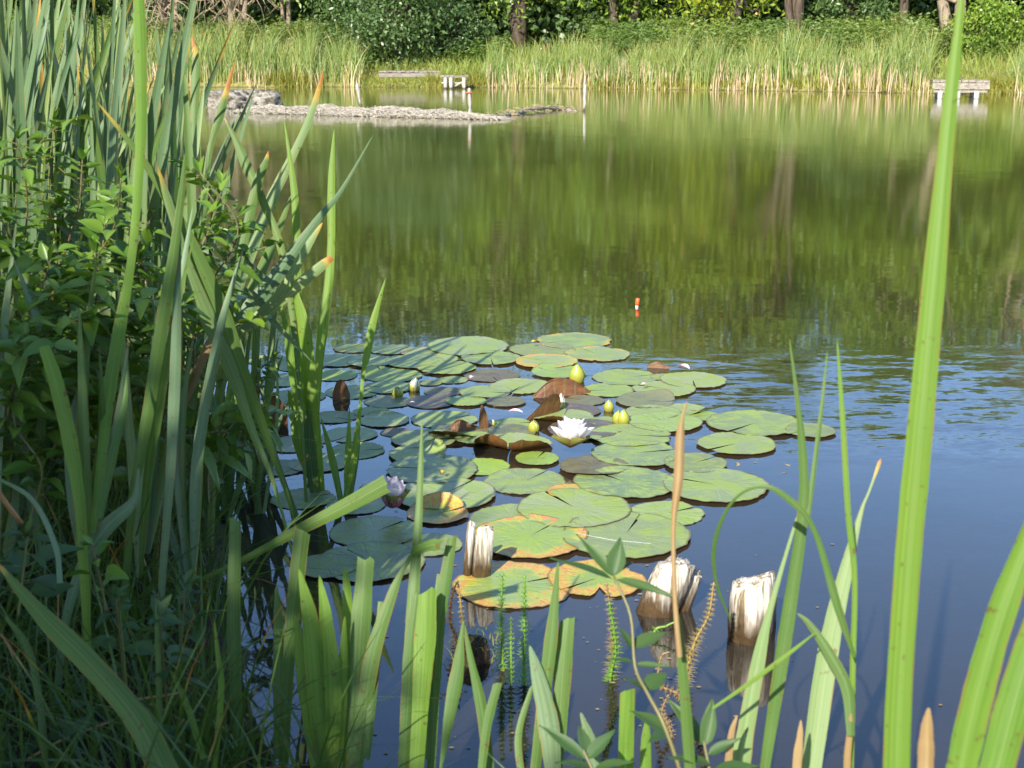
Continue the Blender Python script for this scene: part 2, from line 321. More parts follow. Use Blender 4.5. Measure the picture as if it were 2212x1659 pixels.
for x0, x1, n, d0, d1, h0, h1 in [(330, 860, 420, 2.4, 6.0, 1.0, 1.6), (-200, 330, 200, 2.4, 6, .9, 1.6), (1260, 1960, 620, 1.8, 5.5, .9, 1.5), (1960, 2110, 60, 4, 8, .6, 1.1), (980, 1100, 70, 3.5, 5.5, .5, .9), (2110, 2500, 90, 5.5, 9, .5, .9)]:
    pts, xd = bank_pts(x0, x1, n, d0, d1)
    for q in pts:                              # one leafy stem
        h = rng.uniform(h0, h1); k = int(60 * h); tt = rng.random(k) ** .75; sp = .05 + .18 * np.sin(np.clip(tt, 0, 1) * 3.0)
        a = rng.uniform(0, 2 * np.pi, k); lx, ly = rng.normal(0, .12, 2)
        pos = np.c_[q[0] + lx * tt + sp * np.cos(a) * rng.random(k), q[1] + ly * tt + sp * np.sin(a) * rng.random(k), q[2] + h * tt]
        dr = nrm(np.c_[np.cos(a), np.sin(a), rng.uniform(-.5, .7, k)]); batch_leaves(hb, pos, rng.uniform(.09, .16, k), rng.uniform(.03, .055, k), dr, v=np.clip(rng.normal(.4 + .4 * math.sin(q[0] * 1.3), .2, k), 0, 1))
tag(hb.build('tall_herbs', M['far_herb']), 'tall leafy weeds massed behind the far reeds', 'weeds', kind='stuff')

# ------------------------------------------------------------------ far trees and shrubs
def tree(name, label, cat, xd, Y, h, r, cb, mat, nclump, per, ls, stems=1, bark='bark', lean=0.0, trad=.16, lens=2.3, group=None, bare=0, flat=.6, front=0.0, extra=None):
    x = (xd - CX) / FPX * Y * 1.03; z0 = float(gz(x, Y)) - .05
    root = empty(name, (x, Y, z0), label, cat, group); tk = MB(); cr = MB(); tips = []
    for k in range(stems):
        a = rng.uniform(0, 6.28); sp = (.3 if stems > 1 else 0) * h * .25
        top = np.array([lean + sp * math.cos(a) * 1.6, sp * math.sin(a), h * rng.uniform(.62, .8)])
        b0 = np.array([.16 * math.cos(a), .16 * math.sin(a), 0]) * (stems > 1)
        mid1 = b0 + (top - b0) * .35 + rng.normal(0, .05 * h * .3, 3) * (1, 1, 0); mid2 = b0 + (top - b0) * .7 + rng.normal(0, .05 * h * .4, 3) * (1, 1, 0)
        pth = smooth_path([b0, mid1, mid2, top], 12); tube(tk, pth, np.linspace(trad * 1.0, trad * .25, 12) * (1 + .5 * np.exp(-np.linspace(0, 9, 12))), 8); tips.append(pth)
    cc = np.array([lean * .8, 0, cb + (h - cb) * .5]); rz = (h - cb) * .5
    cl = rand_dirs(nclump) * (rng.uniform(.45, 1.0, nclump) ** .6)[:, None]; cl[:, 1] -= front * rng.random(nclump)
    cl = cl * np.array([r, r * .8, rz]) + cc
    for q in cl[::max(1, nclump // 22)]:      # limbs reach towards the clumps
        pth = tips[rng.integers(len(tips))]; s0 = pth[rng.integers(3, 10)]
        md = (s0 + q) / 2 + np.array([0, 0, -.08 * h * rng.random()]); tube(tk, smooth_path([s0, md, q], 7), np.linspace(trad * .38, .015, 7), 5)
    for q in cl:
        k = int(per * rng.uniform(.6, 1.4)); s_ = rng.uniform(.35, .75) * r * .36
        pos = q + rng.normal(0, 1, (k, 3)) * np.array([s_, s_, s_ * flat]); vb = rng.uniform(.15, .85)
        pos[:, 2] = np.maximum(pos[:, 2], .12)
        dr = nrm(rng.normal(0, .8, (k, 3)) + np.array([0, -.25, -.45])); batch_leaves(cr, pos, ls * rng.uniform(.7, 1.3, k), ls * rng.uniform(.35, .6, k), dr, v=np.clip(rng.normal(vb, .16, k), 0, 1))
    tk.build('trunk', M[bark], root)
    if bare:                                   # bare drooping twigs
        tw = MB()
        for k in range(bare):
            pth = tips[rng.integers(len(tips))]; s0 = pth[rng.integers(2, 9)]; a = rng.uniform(0, 6.28); L = rng.uniform(.5, 1.7)
            if math.sin(a) > .3: a = -a
            e = s0 + np.array([math.cos(a) * L, math.sin(a) * L * .8, rng.uniform(-.6, .7)]); md = (s0 + e) / 2 + np.array([0, 0, .35 * L])
            pp = smooth_path([s0, md, e], 7); tube(tw, pp, np.linspace(.03, .008, 7), 4)
            for j in range(4):
                s1 = pp[rng.integers(2, 7)]; e1 = s1 + rng.normal(0, .3, 3) + np.array([0, -.05, -.25]); tube(tw, smooth_path([s1, (s1 + e1) / 2 + rng.normal(0, .06, 3), e1], 4), np.linspace(.014, .006, 4), 3)
        tw.build('twigs', M['twig'], root)
    cr.build('crown', M[mat], root)
    if extra:
        ex = MB(); k = extra; pos = cc + (rand_dirs(k) * np.array([r, r * .8, rz])) ; pos = pos[(pos[:, 1] < 0)]
        batch_leaves(ex, pos, ls, ls * .55); ex.build('autumn_leaves', M['crown_orange'], root)
    return root
T = tree
# front row (photo column, distance, height, crown radius, crown base)
T('willow_tree', 'leafy yellow-green tree behind the reeds at the far left corner', 'tree', 60, 47, 9.5, 3.2, .9, 'crown_mid', 60, 95, .20, 2)
T('willow_tree', 'grey leafless twiggy willow with drooping branches, left of its twin', 'tree', 425, 45.5, 8.5, 1.9, 3.2, 'crown_dark', 24, 80, .17, 4, 'bark_pale', 0, .11, bare=70, group='bare twiggy willows')
T('willow_tree', 'grey twiggy willow with forked trunk, right of its leafless twin', 'tree', 545, 46, 8.8, 2.0, 3.2, 'crown_mid', 24, 80, .17, 4, 'bark_pale', .2, .12, bare=80, group='bare twiggy willows')
T('willow_tree', 'slim pale-trunked tree just left of the big dark willow bush', 'tree', 655, 47, 9.2, 2.2, 1.9, 'crown_mid', 40, 90, .17, 2, 'bark_pale', .2, .09, bare=16)
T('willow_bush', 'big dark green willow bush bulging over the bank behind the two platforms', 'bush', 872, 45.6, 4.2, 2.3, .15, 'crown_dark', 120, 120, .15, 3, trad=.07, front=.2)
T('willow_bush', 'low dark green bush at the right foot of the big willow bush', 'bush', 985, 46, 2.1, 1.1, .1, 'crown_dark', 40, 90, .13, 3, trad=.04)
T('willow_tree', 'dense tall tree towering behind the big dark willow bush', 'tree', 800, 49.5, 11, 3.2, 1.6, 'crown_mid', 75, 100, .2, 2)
T('oak_tree', 'broad tree with a dark hollow under its branches beside the grassy landing', 'tree', 1130, 47.5, 10.2, 3.0, 1.55, 'crown_mid', 85, 100, .2, 2, trad=.2)
T('dead_stump', 'broken dark stump standing in the hollow under the broad tree', 'stump', 1178, 45.5, .9, .3, .6, 'crown_dark', 3, 14, .12, 1, trad=.16)
T('oak_tree', 'green tree with dark gaps left of the yellow-green tree', 'tree', 1330, 46, 9.6, 2.5, 1.1, 'crown_mid', 75, 95, .19, 2)
T('maple_tree', 'yellow-green maple with orange leaves low over the reeds', 'tree', 1535, 43.5, 9.8, 2.4, .85, 'crown_yellow', 85, 95, .19, 2, extra=160, front=.15)
T('ash_tree', 'many-stemmed dark tree with bare lower trunks right of the maple', 'tree', 1690, 42.5, 10.4, 2.4, 2.3, 'crown_mid', 60, 95, .19, 5, 'bark', .1, .13)
T('hawthorn_bush', 'dark green bush between the many-stemmed tree and the leaning trunks', 'bush', 1800, 43, 2.6, 1.2, .2, 'crown_dark', 45, 90, .14, 3, trad=.05)
T('ash_tree', 'slender tree with dark bare trunk, left of the pale leaning one', 'tree', 1895, 41.5, 9.5, 2.2, 2.4, 'crown_mid', 55, 95, .19, 1, 'bark', .1, .15)
T('ash_tree', 'tree with pale sunlit trunk leaning left over the right bank', 'tree', 2010, 40.5, 9.0, 2.2, 2.5, 'crown_mid', 50, 95, .19, 2, 'bark_pale', -.8, .2)
T('hawthorn_bush', 'round green bush behind the grassy slope at right', 'bush', 2062, 39.3, 1.75, .95, .15, 'crown_mid', 50, 85, .12, 3, trad=.04)
T('hawthorn_bush', 'small bright bush at the foot of the right-hand trees', 'bush', 2150, 39.8, .95, .6, .1, 'crown_mid', 22, 60, .11, 3, trad=.03)
T('ash_tree', 'tree with grey trunk at the right edge of the picture', 'tree', 2205, 40, 9.3, 2.4, 2.4, 'crown_mid', 50, 95, .19, 2, 'bark_pale', .3, .14)
T('oak_tree', 'leafy tree beyond the right edge, shown in the water', 'tree', 2420, 38, 9, 2.6, 1.6, 'crown_mid', 55, 90, .2, 2)
# second row closes the wood
k = 0
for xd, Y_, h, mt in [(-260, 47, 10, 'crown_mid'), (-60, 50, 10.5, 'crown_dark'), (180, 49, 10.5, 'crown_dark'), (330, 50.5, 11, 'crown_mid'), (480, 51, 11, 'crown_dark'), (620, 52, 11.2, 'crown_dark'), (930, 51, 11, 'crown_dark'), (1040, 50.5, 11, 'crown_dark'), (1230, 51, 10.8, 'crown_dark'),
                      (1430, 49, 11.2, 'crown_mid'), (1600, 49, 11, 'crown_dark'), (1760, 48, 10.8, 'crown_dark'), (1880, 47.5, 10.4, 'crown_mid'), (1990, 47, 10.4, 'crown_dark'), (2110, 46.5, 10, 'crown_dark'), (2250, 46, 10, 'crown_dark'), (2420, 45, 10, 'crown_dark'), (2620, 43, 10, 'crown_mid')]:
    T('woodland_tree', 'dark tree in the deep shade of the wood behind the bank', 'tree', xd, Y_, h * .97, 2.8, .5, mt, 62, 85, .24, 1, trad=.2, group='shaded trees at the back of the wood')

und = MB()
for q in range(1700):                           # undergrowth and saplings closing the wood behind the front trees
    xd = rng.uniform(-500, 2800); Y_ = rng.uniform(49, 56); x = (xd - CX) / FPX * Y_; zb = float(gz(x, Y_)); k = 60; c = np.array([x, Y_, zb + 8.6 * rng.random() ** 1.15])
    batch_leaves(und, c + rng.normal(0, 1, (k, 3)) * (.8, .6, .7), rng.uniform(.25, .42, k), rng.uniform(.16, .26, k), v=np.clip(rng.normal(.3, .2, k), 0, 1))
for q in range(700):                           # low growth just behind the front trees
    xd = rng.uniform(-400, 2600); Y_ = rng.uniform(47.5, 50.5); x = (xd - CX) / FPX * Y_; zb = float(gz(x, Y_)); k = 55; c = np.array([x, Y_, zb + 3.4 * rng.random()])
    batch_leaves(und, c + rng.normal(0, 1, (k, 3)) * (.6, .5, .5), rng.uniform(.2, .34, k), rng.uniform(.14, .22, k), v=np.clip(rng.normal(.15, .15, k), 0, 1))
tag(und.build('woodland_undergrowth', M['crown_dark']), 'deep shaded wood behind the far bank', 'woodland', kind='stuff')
# ------------------------------------------------------------------ timber, stones, driftwood on the water
def woodmat(name, dry1, dry2, wet, wet_z=.05, grain=(70, 70, 6)):
    m, nt, out = newmat(name); g = NG(nt); p = g.pos(); gr_ = g.noise(g.scale(p, grain), 1, 5, .7); n2 = g.noise(p, 30, 4)
    col = g.mix(g.step(gr_, .36, .62), dry1, dry2)
    sep = g.n('SeparateXYZ'); g.put(sep.inputs[0], p)
    zz = g.math('ADD', sep.outputs[2], g.math('MULTIPLY', g.math('SUBTRACT', g.noise(g.scale(p, (60, 60, 14)), 1, 3), .5), wet_z * 1.6))
    wetf = g.math('SUBTRACT', 1, g.step(zz, wet_z * .3, wet_z * 1.3))
    col = g.mix(wetf, col, g.mix(g.step(n2, .35, .65), wet, tuple(q * 2.2 for q in wet)))
    rough = g.math('SUBTRACT', .8, g.math('MULTIPLY', wetf, .55))
    nt.links.new(g.bsdf(col, rough, .4, g.bump(g.math('ADD', gr_, g.math('MULTIPLY', n2, .4)), .8, .006)), out.inputs[0]); return m
M['stake'] = woodmat('stake_wood', (.15, .105, .05), (.64, .60, .53), (.034, .021, .010), .060, (120, 120, 5))
M['plank'] = woodmat('plank_wood', (.14, .115, .09), (.27, .235, .195), (.06, .045, .03), .01, (4, 40, 40))
M['post'] = woodmat('post_wood', (.22, .19, .155), (.40, .37, .325), (.05, .035, .02), .06, (30, 30, 4))
M['white_post'] = woodmat('white_post_paint', (.27, .27, .26), (.42, .42, .40), (.10, .10, .08), .02, (20, 20, 4))
M['rock'] = barkmat('rubble_stone', (.04, .032, .022), (.30, .27, .225), (9, 9, 16))
M['brush'] = barkmat('brush_twigs', (.30, .255, .19), (.60, .54, .45), (20, 20, 20))
M['mud'] = barkmat('floating_peat', (.10, .085, .055), (.30, .26, .20), (9, 9, 9))
M['moss_wood'] = barkmat('mossy_wood', (.030, .020, .012), (.085, .055, .035), (60, 60, 40))

def stake_piece(base, top, ra, rb, seed, n=44, rings=26, jag=.1, slope=0.0):
    r_ = np.random.default_rng(seed); base = np.array(base); top = np.array(top); b = MB()
    th = np.linspace(0, 2 * np.pi, n, endpoint=False); groove = 1 + .035 * r_.normal(size=n); groove += .05 * np.sin(3 * th + r_.random() * 6) + .04 * np.sin(7 * th + r_.random() * 6)
    L = np.linalg.norm(top - base); ax = (top - base) / L; ex = nrm(np.cross(ax, [0, 1, 0])); ey = np.cross(ax, ex)
    jt = jag * .12 * np.interp(th, np.linspace(0, 2 * np.pi, 11), np.r_[r_.normal(size=10), 0][np.r_[0:10, 0]]) + .0008 * r_.normal(size=n) + .35 * slope * np.cos(th) + .006 * np.round(np.sin(2 * th + r_.random() * 6) * 1.4)
    V = []
    for k in range(rings):
        t = k / (rings - 1); q = t * (L + jt * L * t ** 6) ; rr = groove * (1 + .015 * r_.normal(size=n)) * (1 - .04 * t) * (1 - .12 * max(0, (t - .93) / .07) ** 2)
        V.append(base + ax * q[:, None] + ex * (np.cos(th) * ra * rr)[:, None] + ey * (np.sin(th) * rb * rr)[:, None])
    V.append(V[-1] * .45 + V[-1].mean(0) * .55 + ax * .0022 * r_.normal(size=n)[:, None]); V.append(np.repeat(V[-1].mean(0)[None] + ax * .004, n, 0))
    rows = len(V); i, j = np.meshgrid(np.arange(rows - 1), np.arange(n), indexing='ij'); a = (i * n + j).ravel(); c = (i * n + (j + 1) % n).ravel()
    b.add(np.concatenate(V), np.stack([a, c, c + n, a + n], 1)); return b
def stake(name, label, pieces):
    r0 = Wt(*pieces[0][0]); root = empty(name, r0, label, 'wooden stake', 'old stakes at the near water edge')
    for i, (bp, tp, w_, depth, jag, slope) in enumerate(pieces):
        b0 = Wt(*bp); t0 = P(tp[0], tp[1], b0[1] + (tp[2] if len(tp) > 2 else 0)); ax = nrm(t0 - b0); r_ = w_ * .5 * pxm(b0)
        stake_piece(b0 - ax * .45, t0, r_, r_ * depth, 31 * i + int(bp[0]), jag=jag, slope=slope).build('prong', M['stake'], root, off=r0)
    return root
stake('mooring_stake', 'slim bleached stake split into two prongs, standing between the yellow pads', [((1038, 1244), (1049, 1142), 40, .8, .01, 0), ((1010, 1242), (1019, 1132), 19, 1.2, .01, 0)])
stake('mooring_stake', 'thick bleached stake leaning right with a split-off slab, knot holes on top', [((1420, 1322), (1464, 1216), 84, .8, .02, -.03), ((1474, 1312), (1502, 1240), 34, 1.4, .02, -.02)])
stake('mooring_stake', 'upright thick bleached stake with jagged top, farthest right', [((1624, 1378), (1629, 1252), 100, .8, .02, -.06)])
r0 = Wt(1018, 1425); root = empty('rotten_stump', r0, 'dark mossy rotten stump barely above water, tangled with brown weed', 'stump')
stake_piece(r0 - np.array([0, 0, .4]), P(1022, 1385, r0[1]), .027, .025, 5, jag=.02).build('wood', M['moss_wood'], root, off=r0)
tf = MB(); q = np.c_[rng.normal(0, .02, 160), rng.normal(0, .02, 160), rng.uniform(-.005, .035, 160)]
batch_blades(tf, q, rng.uniform(.006, .02, 160), rng.normal(0, .012, (160, 2)), np.full(160, .0022), rng.uniform(0, 3, 160), 3)
tf.build('moss', M['far_moss'], root)

def post(name, label, bx, by, tx, ty, w_, mat='post', cap=False):
    b0 = Wt(bx, by); t0 = P(tx, ty, b0[1]); r_ = w_ * .5 * pxm(b0); mb = MB(); ax = nrm(t0 - b0)
    pth = [b0 - ax * .4] + [b0 + (t0 - b0) * q + rng.normal(0, .004, 3) for q in np.linspace(0, 1, 7)] + [t0 + ax * .01]
    tube(mb, np.array(pth) - b0, np.r_[r_, r_ * (1 + .14 * rng.normal(size=7)), r_ * .5], 9)
    root = empty(name, b0, label, 'post', 'posts standing in the pond'); mb.build('shaft', M[mat], root)
    if cap:
        c = MB(); p_ = b0 + (t0 - b0) * .86 - b0; th = np.linspace(0, 2 * np.pi, 13); rr = r_ * 1.5
        tube(c, np.c_[p_[0] + rr * np.cos(th), p_[1] + rr * np.sin(th), p_[2] + .01 * np.sin(3 * th)], .010, 5); c.build('cord', M['rope'], root)
m, nt, out = newmat('orange_rope'); g = NG(nt); nt.links.new(g.bsdf((.45, .13, .05), .7), out.inputs[0]); M['rope'] = m
post('pond_post', 'pale post with orange cord in front of the brushwood raft', 1016, 251, 1013, 192, 8, cap=True)
post('pond_post', 'thin leaning post standing alone in open water right of the raft', 1261, 240, 1265, 184, 6)
post('pond_post', 'short pale post leaning left behind the brushwood raft', 779, 228, 771, 181, 6)
# rubble island
def boulder(label, xd, yd, wpx, hpx, seed, yaw=0.0, dy=0.0):
    r_ = np.random.default_rng(seed); b0 = Wt(xd, yd); b0[1] += dy; b0[0] *= (b0[1]) / (b0[1] - dy); s_ = pxm(b0); a, c = wpx * s_ * .5, hpx * s_
    n, rg = 22, 14; V = []
    k = r_.normal(size=(6, 3)); ph = r_.random(6) * 6
    for i in range(rg):
        la = -np.pi / 2 + np.pi * i / (rg - 1)
        for j in range(n):
            lo = 2 * np.pi * j / n; d = np.array([math.cos(la) * math.cos(lo), math.cos(la) * math.sin(lo), math.sin(la)])
            e = np.sign(d) * np.abs(d) ** .72; e = e / max(np.abs(e).max(), .3) ** .3
            f = 1 + .14 * sum(math.sin(2.4 * float(k[q] @ d) * 2 + ph[q]) for q in range(6)) * .6
            V.append(e * f)
    V = np.array(V) * np.array([a, a * .7, c * .58]) + np.array([0, 0, c * .38]); cs, sn = math.cos(yaw), math.sin(yaw); V[:, :2] = V[:, :2] @ np.array([[cs, sn], [-sn, cs]])
    mb = MB(); i, j = np.meshgrid(np.arange(rg - 1), np.arange(n), indexing='ij'); q = (i * n + j).ravel(); q2 = (i * n + (j + 1) % n).ravel()
    mb.add(V, np.stack([q, q2, q2 + n, q + n], 1)); o = mb.build('rubble_block', M['rock']); o.location = b0
    tag(o, label, 'rubble', 'rubble heap left of the raft')
boulder('big pale block at the left end of the rubble heap', 487, 232, 82, 34, 3, .2)
boulder('dark rounded block at the right end of the rubble heap', 574, 232, 62, 32, 8, -.2)
boulder('long flat slab lying across the top back of the rubble heap', 535, 222, 120, 26, 12, .1, .4)
boulder('small block wedged low in the middle of the rubble heap', 532, 234, 44, 15, 17, .4)
boulder('small dark cube-like block between the left and middle rubble', 508, 235, 26, 14, 31, .5)
boulder('thin slab leaning on the right rubble block', 552, 228, 40, 22, 35, -.5, .3)
boulder('rough grey lump on top of the big left block', 478, 218, 46, 16, 41, .1, .2)
boulder('pale chunk perched between the two biggest rubble blocks', 517, 226, 44, 30, 21, -.3, .2)
# brushwood raft
a0, a1 = Wt(497, 244), Wt(1062, 259); root = empty('brushwood_raft', (a0 + a1) / 2, 'long low floating raft of pale matted brushwood', 'brushwood'); off = (a0 + a1) / 2
bm_, tw = MB(), MB(); n_s = 60; u = np.linspace(0, 1, n_s); rows = 9; V = []
ctr = a0 + (a1 - a0) * u[:, None]; wid = np.clip(1.2 * np.minimum(u * 9, 1) * np.clip((1 - u) * 4, .12, 1), .15, 2.4); hgt = .10 * np.minimum(u * 12, 1) * np.clip((1 - u) * 5, .1, 1) * (1 + .2 * np.sin(u * 23) + .15 * np.sin(u * 57))
for k in range(rows):
    q = k / (rows - 1); V.append(np.c_[ctr[:, 0], ctr[:, 1] + wid * q * 1.6 * (1 + .1 * np.sin(u * 31 + k)), hgt * np.sin(np.pi * min(q * 1.4 + .0, 1) ** .6) + .012 * rng.normal(size=n_s) - .02])
bm_.add(np.concatenate(V) - off, gridf(rows, n_s)[:, ::-1]); bm_.build('matted_base', M['mud'], root)
for i in range(2600):
    k = rng.random() ** .95; c = a0 + (a1 - a0) * k; ww = np.interp(k, u, wid); hh = np.interp(k, u, hgt); q = rng.random() ** 1.7
    s0 = np.array([c[0], c[1] + ww * 1.6 * q, hh * math.sin(math.pi * min(q * 1.4, 1) ** .6) + .005]); a = rng.normal(-.7, .6); L = rng.uniform(.12, .42)
    e = s0 + np.array([math.cos(a) * L, math.sin(a) * L * .6, 0]); e[2] = max(.0, min(hh, s0[2] - rng.uniform(-.01, .08))); md = (s0 + e) / 2 + np.array([0, 0, rng.uniform(.01, .05)])
    tube(tw, np.array([s0, md, e]) - off, np.array([.0045, .0045, .002]) * rng.uniform(.6, 1.4), 3)
tw.build('twigs', M['brush'], root)
b0, b1 = Wt(1055, 252), Wt(1212, 238); root = empty('floating_branch', b0, 'thin dark floating branch trailing right from the brushwood raft', 'branch'); mb = MB()
pth = smooth_path([b0, b0 + (b1 - b0) * .3 + (0, -.2, .02), b0 + (b1 - b0) * .65 + (0, .3, .05), b1 + (0, .1, .02), b1 + (.25, -.3, -.02)], 24); tube(mb, pth - b0, .030 + .012 * np.sin(np.arange(24) * 1.7), 6); mb.build('bough', M['mud'], root)
mb = MB()
for i in range(120):
    s0 = pth[rng.integers(0, 23)] + rng.normal(0, .03, 3); e = s0 + rng.normal(0, .12, 3) * (1.2, 1, .35); tube(mb, np.array([s0, (s0 + e) / 2 + (0, 0, .02), e]) - b0, (.008, .007, .004), 3)
mb.build('twigs', M['twig'], root)
# bits of straw sticking up beside the post are part of the raft above

def box(mb, c, s_, yaw=0.0, jit=.0):
    v = np.array([[x, y, z] for x in (-1, 1) for y in (-1, 1) for z in (-1, 1)], float) * np.array(s_) * .5 + rng.normal(0, 1, (8, 3)) * jit
    cs, sn = math.cos(yaw), math.sin(yaw); v[:, :2] = v[:, :2] @ np.array([[cs, sn], [-sn, cs]])
    mb.add(v + np.array(c), np.array([[0, 1, 3, 2], [4, 6, 7, 5], [0, 4, 5, 1], [2, 3, 7, 6], [0, 2, 6, 4], [1, 5, 7, 3]]))
def platform(label, x0, x1, ytop, ybot, Yd, depth, posts, pmat, skirt=True, brace=False, yaw=0.0, plank_h=.05):
    c = (P(x0, ytop, Yd) + P(x1, ytop, Yd)) / 2; s_ = pxm(c); Wd = (x1 - x0) * s_; ztop = c[2]
    root = empty('fishing_platform', (c[0], c[1], 0), label, 'platform', 'fishing platforms on the far bank'); dk = MB(); n = max(4, int(Wd / .14))
    for i in range(n):
        box(dk, (-Wd / 2 + (i + .5) * Wd / n, depth / 2, ztop - plank_h / 2 + rng.normal(0, .004)), (Wd / n * .93, depth, plank_h), jit=.002)
    dk.build('deck', M['plank'], root, smooth=False)
    if skirt:
        sk = MB(); box(sk, (0, -.03, ztop - plank_h - .085), (Wd * .99, .04, .13), jit=.004); box(sk, (0, -.02, ztop - plank_h - .20), (Wd * .92, .05, .05), jit=.003); sk.build('front_board', M['plank'], root, smooth=False)
    root.rotation_euler = (0, 0, -math.atan2(c[0], c[1]) * .8)
    for px_ in posts:
        xx = (px_ - (x0 + x1) / 2) * s_; pm = MB(); zb = min(-.3, -.3); tube(pm, [(xx, -.03 if skirt else -.09, zb), (xx, -.03 if skirt else -.09, ztop - plank_h - (.20 if skirt else .005))], .055, 10); pm.build('support_post', M[pmat], root)
        if depth > 1: pm = MB(); tube(pm, [(xx, depth - .15, zb), (xx, depth - .15, ztop - plank_h - .005)], .055, 10); pm.build('support_post', M['plank'], root)
    if brace:
        br = MB(); tube(br, [(-Wd * .1, .06, .02), (Wd * .42, .06, ztop - .12)], .03, 6); tube(br, [(-Wd * .45, .06, ztop * .45), (Wd * .45, .06, ztop * .4)], .03, 6); br.build('brace', M['post'], root)
    return root
platform('weathered fishing platform on white posts at the right shore', 2018, 2136, 173, 213, 30.5, 1.5, [2035, 2072, 2110], 'white_post', True)
platform('small fishing platform with pale braced posts, centre of the far shore', 950, 1012, 163, 188, 39.6, 1.3, [962, 974, 1002], 'post', False, True)
platform('long low grey landing stage half sunk in grass behind the small platform', 818, 952, 153, 168, 42.7, 1.5, [826, 900], 'plank', True)

# fishing float
b0 = Wt(1376, 664); root = empty('fishing_float', b0, 'tiny orange and white fishing float on open water', 'fishing float'); s_ = pxm(b0)
mb = MB(); h = 20 * s_; tube(mb, [(0, 0, h * .2), (.001, 0, h * .5), (.002, 0, h * .95), (.002, 0, h * 1.02)], np.array([.9, 1, 1, .5]) * 4.2 * s_, 12)
m, nt, out = newmat('float_orange'); g = NG(nt); nt.links.new(g.bsdf((.85, .10, .02), .35), out.inputs[0]); M['orange'] = m; mb.build('tip', m, root)
m, nt, out = newmat('float_white'); g = NG(nt); nt.links.new(g.bsdf((.75, .75, .68), .35), out.inputs[0]); M['fwhite'] = m
mb = MB(); tube(mb, [(-.001, 0, -.03), (-.001, 0, 0), (0, 0, h * .195)], np.array([.4, .7, .85]) * 4.2 * s_, 12); mb.build('body', m, root)

# ------------------------------------------------------------------ water lilies
m, nt, out = newmat('lily_pad'); g = NG(nt); p = g.pos(); at = g.attr
sepx = g.n('CombineXYZ'); g.put(sepx.inputs[0], at('px')); g.put(sepx.inputs[1], at('py')); g.put(sepx.inputs[2], g.math('MULTIPLY', at('v'), 37)); q = sepx.outputs[0]
rad = at('rad'); ang = at('ang'); v = at('v'); age = at('age'); brz = at('brz')
nA = g.noise(q, 2.2, 5, .6); nB = g.noise(q, 9, 4, .6); nC = g.noise(q, 30, 2)
green = g.mix(v, (.165, .225, .095), (.285, .330, .150)); green = g.mix(g.step(nA, .40, .62), green, (.25, .33, .060)); green = g.mix(g.math('MULTIPLY', g.step(nB, .5, .8), .5), green, (.32, .36, .19))
green = g.mix(g.math('MULTIPLY', at('lime'), .8), green, (.26, .40, .03))
vein = g.math('MULTIPLY', g.step(g.math('ABSOLUTE', g.math('SINE', g.math('ADD', g.math('MULTIPLY', ang, 9), g.math('MULTIPLY', nA, 1.2)))), .90, 1.0), g.step(rad, .06, .3))
green = g.mix(g.math('MULTIPLY', vein, .12), green, (.30, .36, .15))
bron = g.mix(g.step(nA, .3, .7), (.085, .065, .05), (.15, .12, .085)); col = g.mix(brz, green, bron)
edge = g.step(g.math('ADD', rad, g.math('ADD', g.math('MULTIPLY', g.math('SUBTRACT', nA, .5), 1.9), g.math('MULTIPLY', g.math('SUBTRACT', nB, .5), 1.1))), g.math('SUBTRACT', 1.26, g.math('MULTIPLY', age, .85)), g.math('SUBTRACT', 1.34, g.math('MULTIPLY', age, .74)))
yel = g.mix(g.step(nB, .4, .65), (.50, .36, .06), (.55, .24, .08)); yel = g.mix(g.step(nC, .60, .68), yel, (.18, .07, .02))
pre = g.step(g.math('ADD', rad, g.math('MULTIPLY', g.math('SUBTRACT', nA, .5), 1.5)), g.math('SUBTRACT', 1.22, g.math('MULTIPLY', age, 1.25)), g.math('SUBTRACT', 1.42, g.math('MULTIPLY', age, .95)))
col = g.mix(g.math('MULTIPLY', pre, g.step(age, .05, .3)), col, (.40, .40, .06)); col = g.mix(g.math('MULTIPLY', edge, g.step(age, .05, .3)), col, yel)
col = g.mix(g.math('MULTIPLY', g.step(rad, .955, .985), .7), col, (.12, .07, .03))
col = g.mix(g.math('MULTIPLY', g.step(nC, .69, .73), .8), col, (.05, .035, .015)); col = g.mix(g.math('MULTIPLY', g.step(g.noise(q, 21, 2, .5), .70, .76), .55), col, (.42, .44, .34))
bf = g.n('NewGeometry').outputs['Backfacing']
und = g.mix(g.step(nA, .3, .7), (.075, .024, .009), (.16, .065, .018)); und = g.mix(g.math('MULTIPLY', vein, .5), und, (.10, .10, .03))
col = g.mix(bf, col, und)
rgh = g.math('ADD', g.math('ADD', .20, g.math('MULTIPLY', g.math('FRACT', g.math('MULTIPLY', v, 7.3)), .22)), g.math('MULTIPLY', nB, .22))
trl = g.n('BsdfTranslucent'); g.put(trl.inputs[0], g.mix(bf, g.mix(1, col, (1.3, 1.25, .5), 'MULTIPLY'), (.30, .14, .02)))
nt.links.new(g.mixs(.14, g.bsdf(col, rgh, .55, g.bump(g.math('ADD', g.math('MULTIPLY', nA, 1.0), g.math('ADD', g.math('MULTIPLY', nB, .4), g.math('MULTIPLY', vein, -.12))), .55, .006)), trl.outputs[0]), out.inputs[0]); M['pad'] = m
placed = []; pad_i = [0]
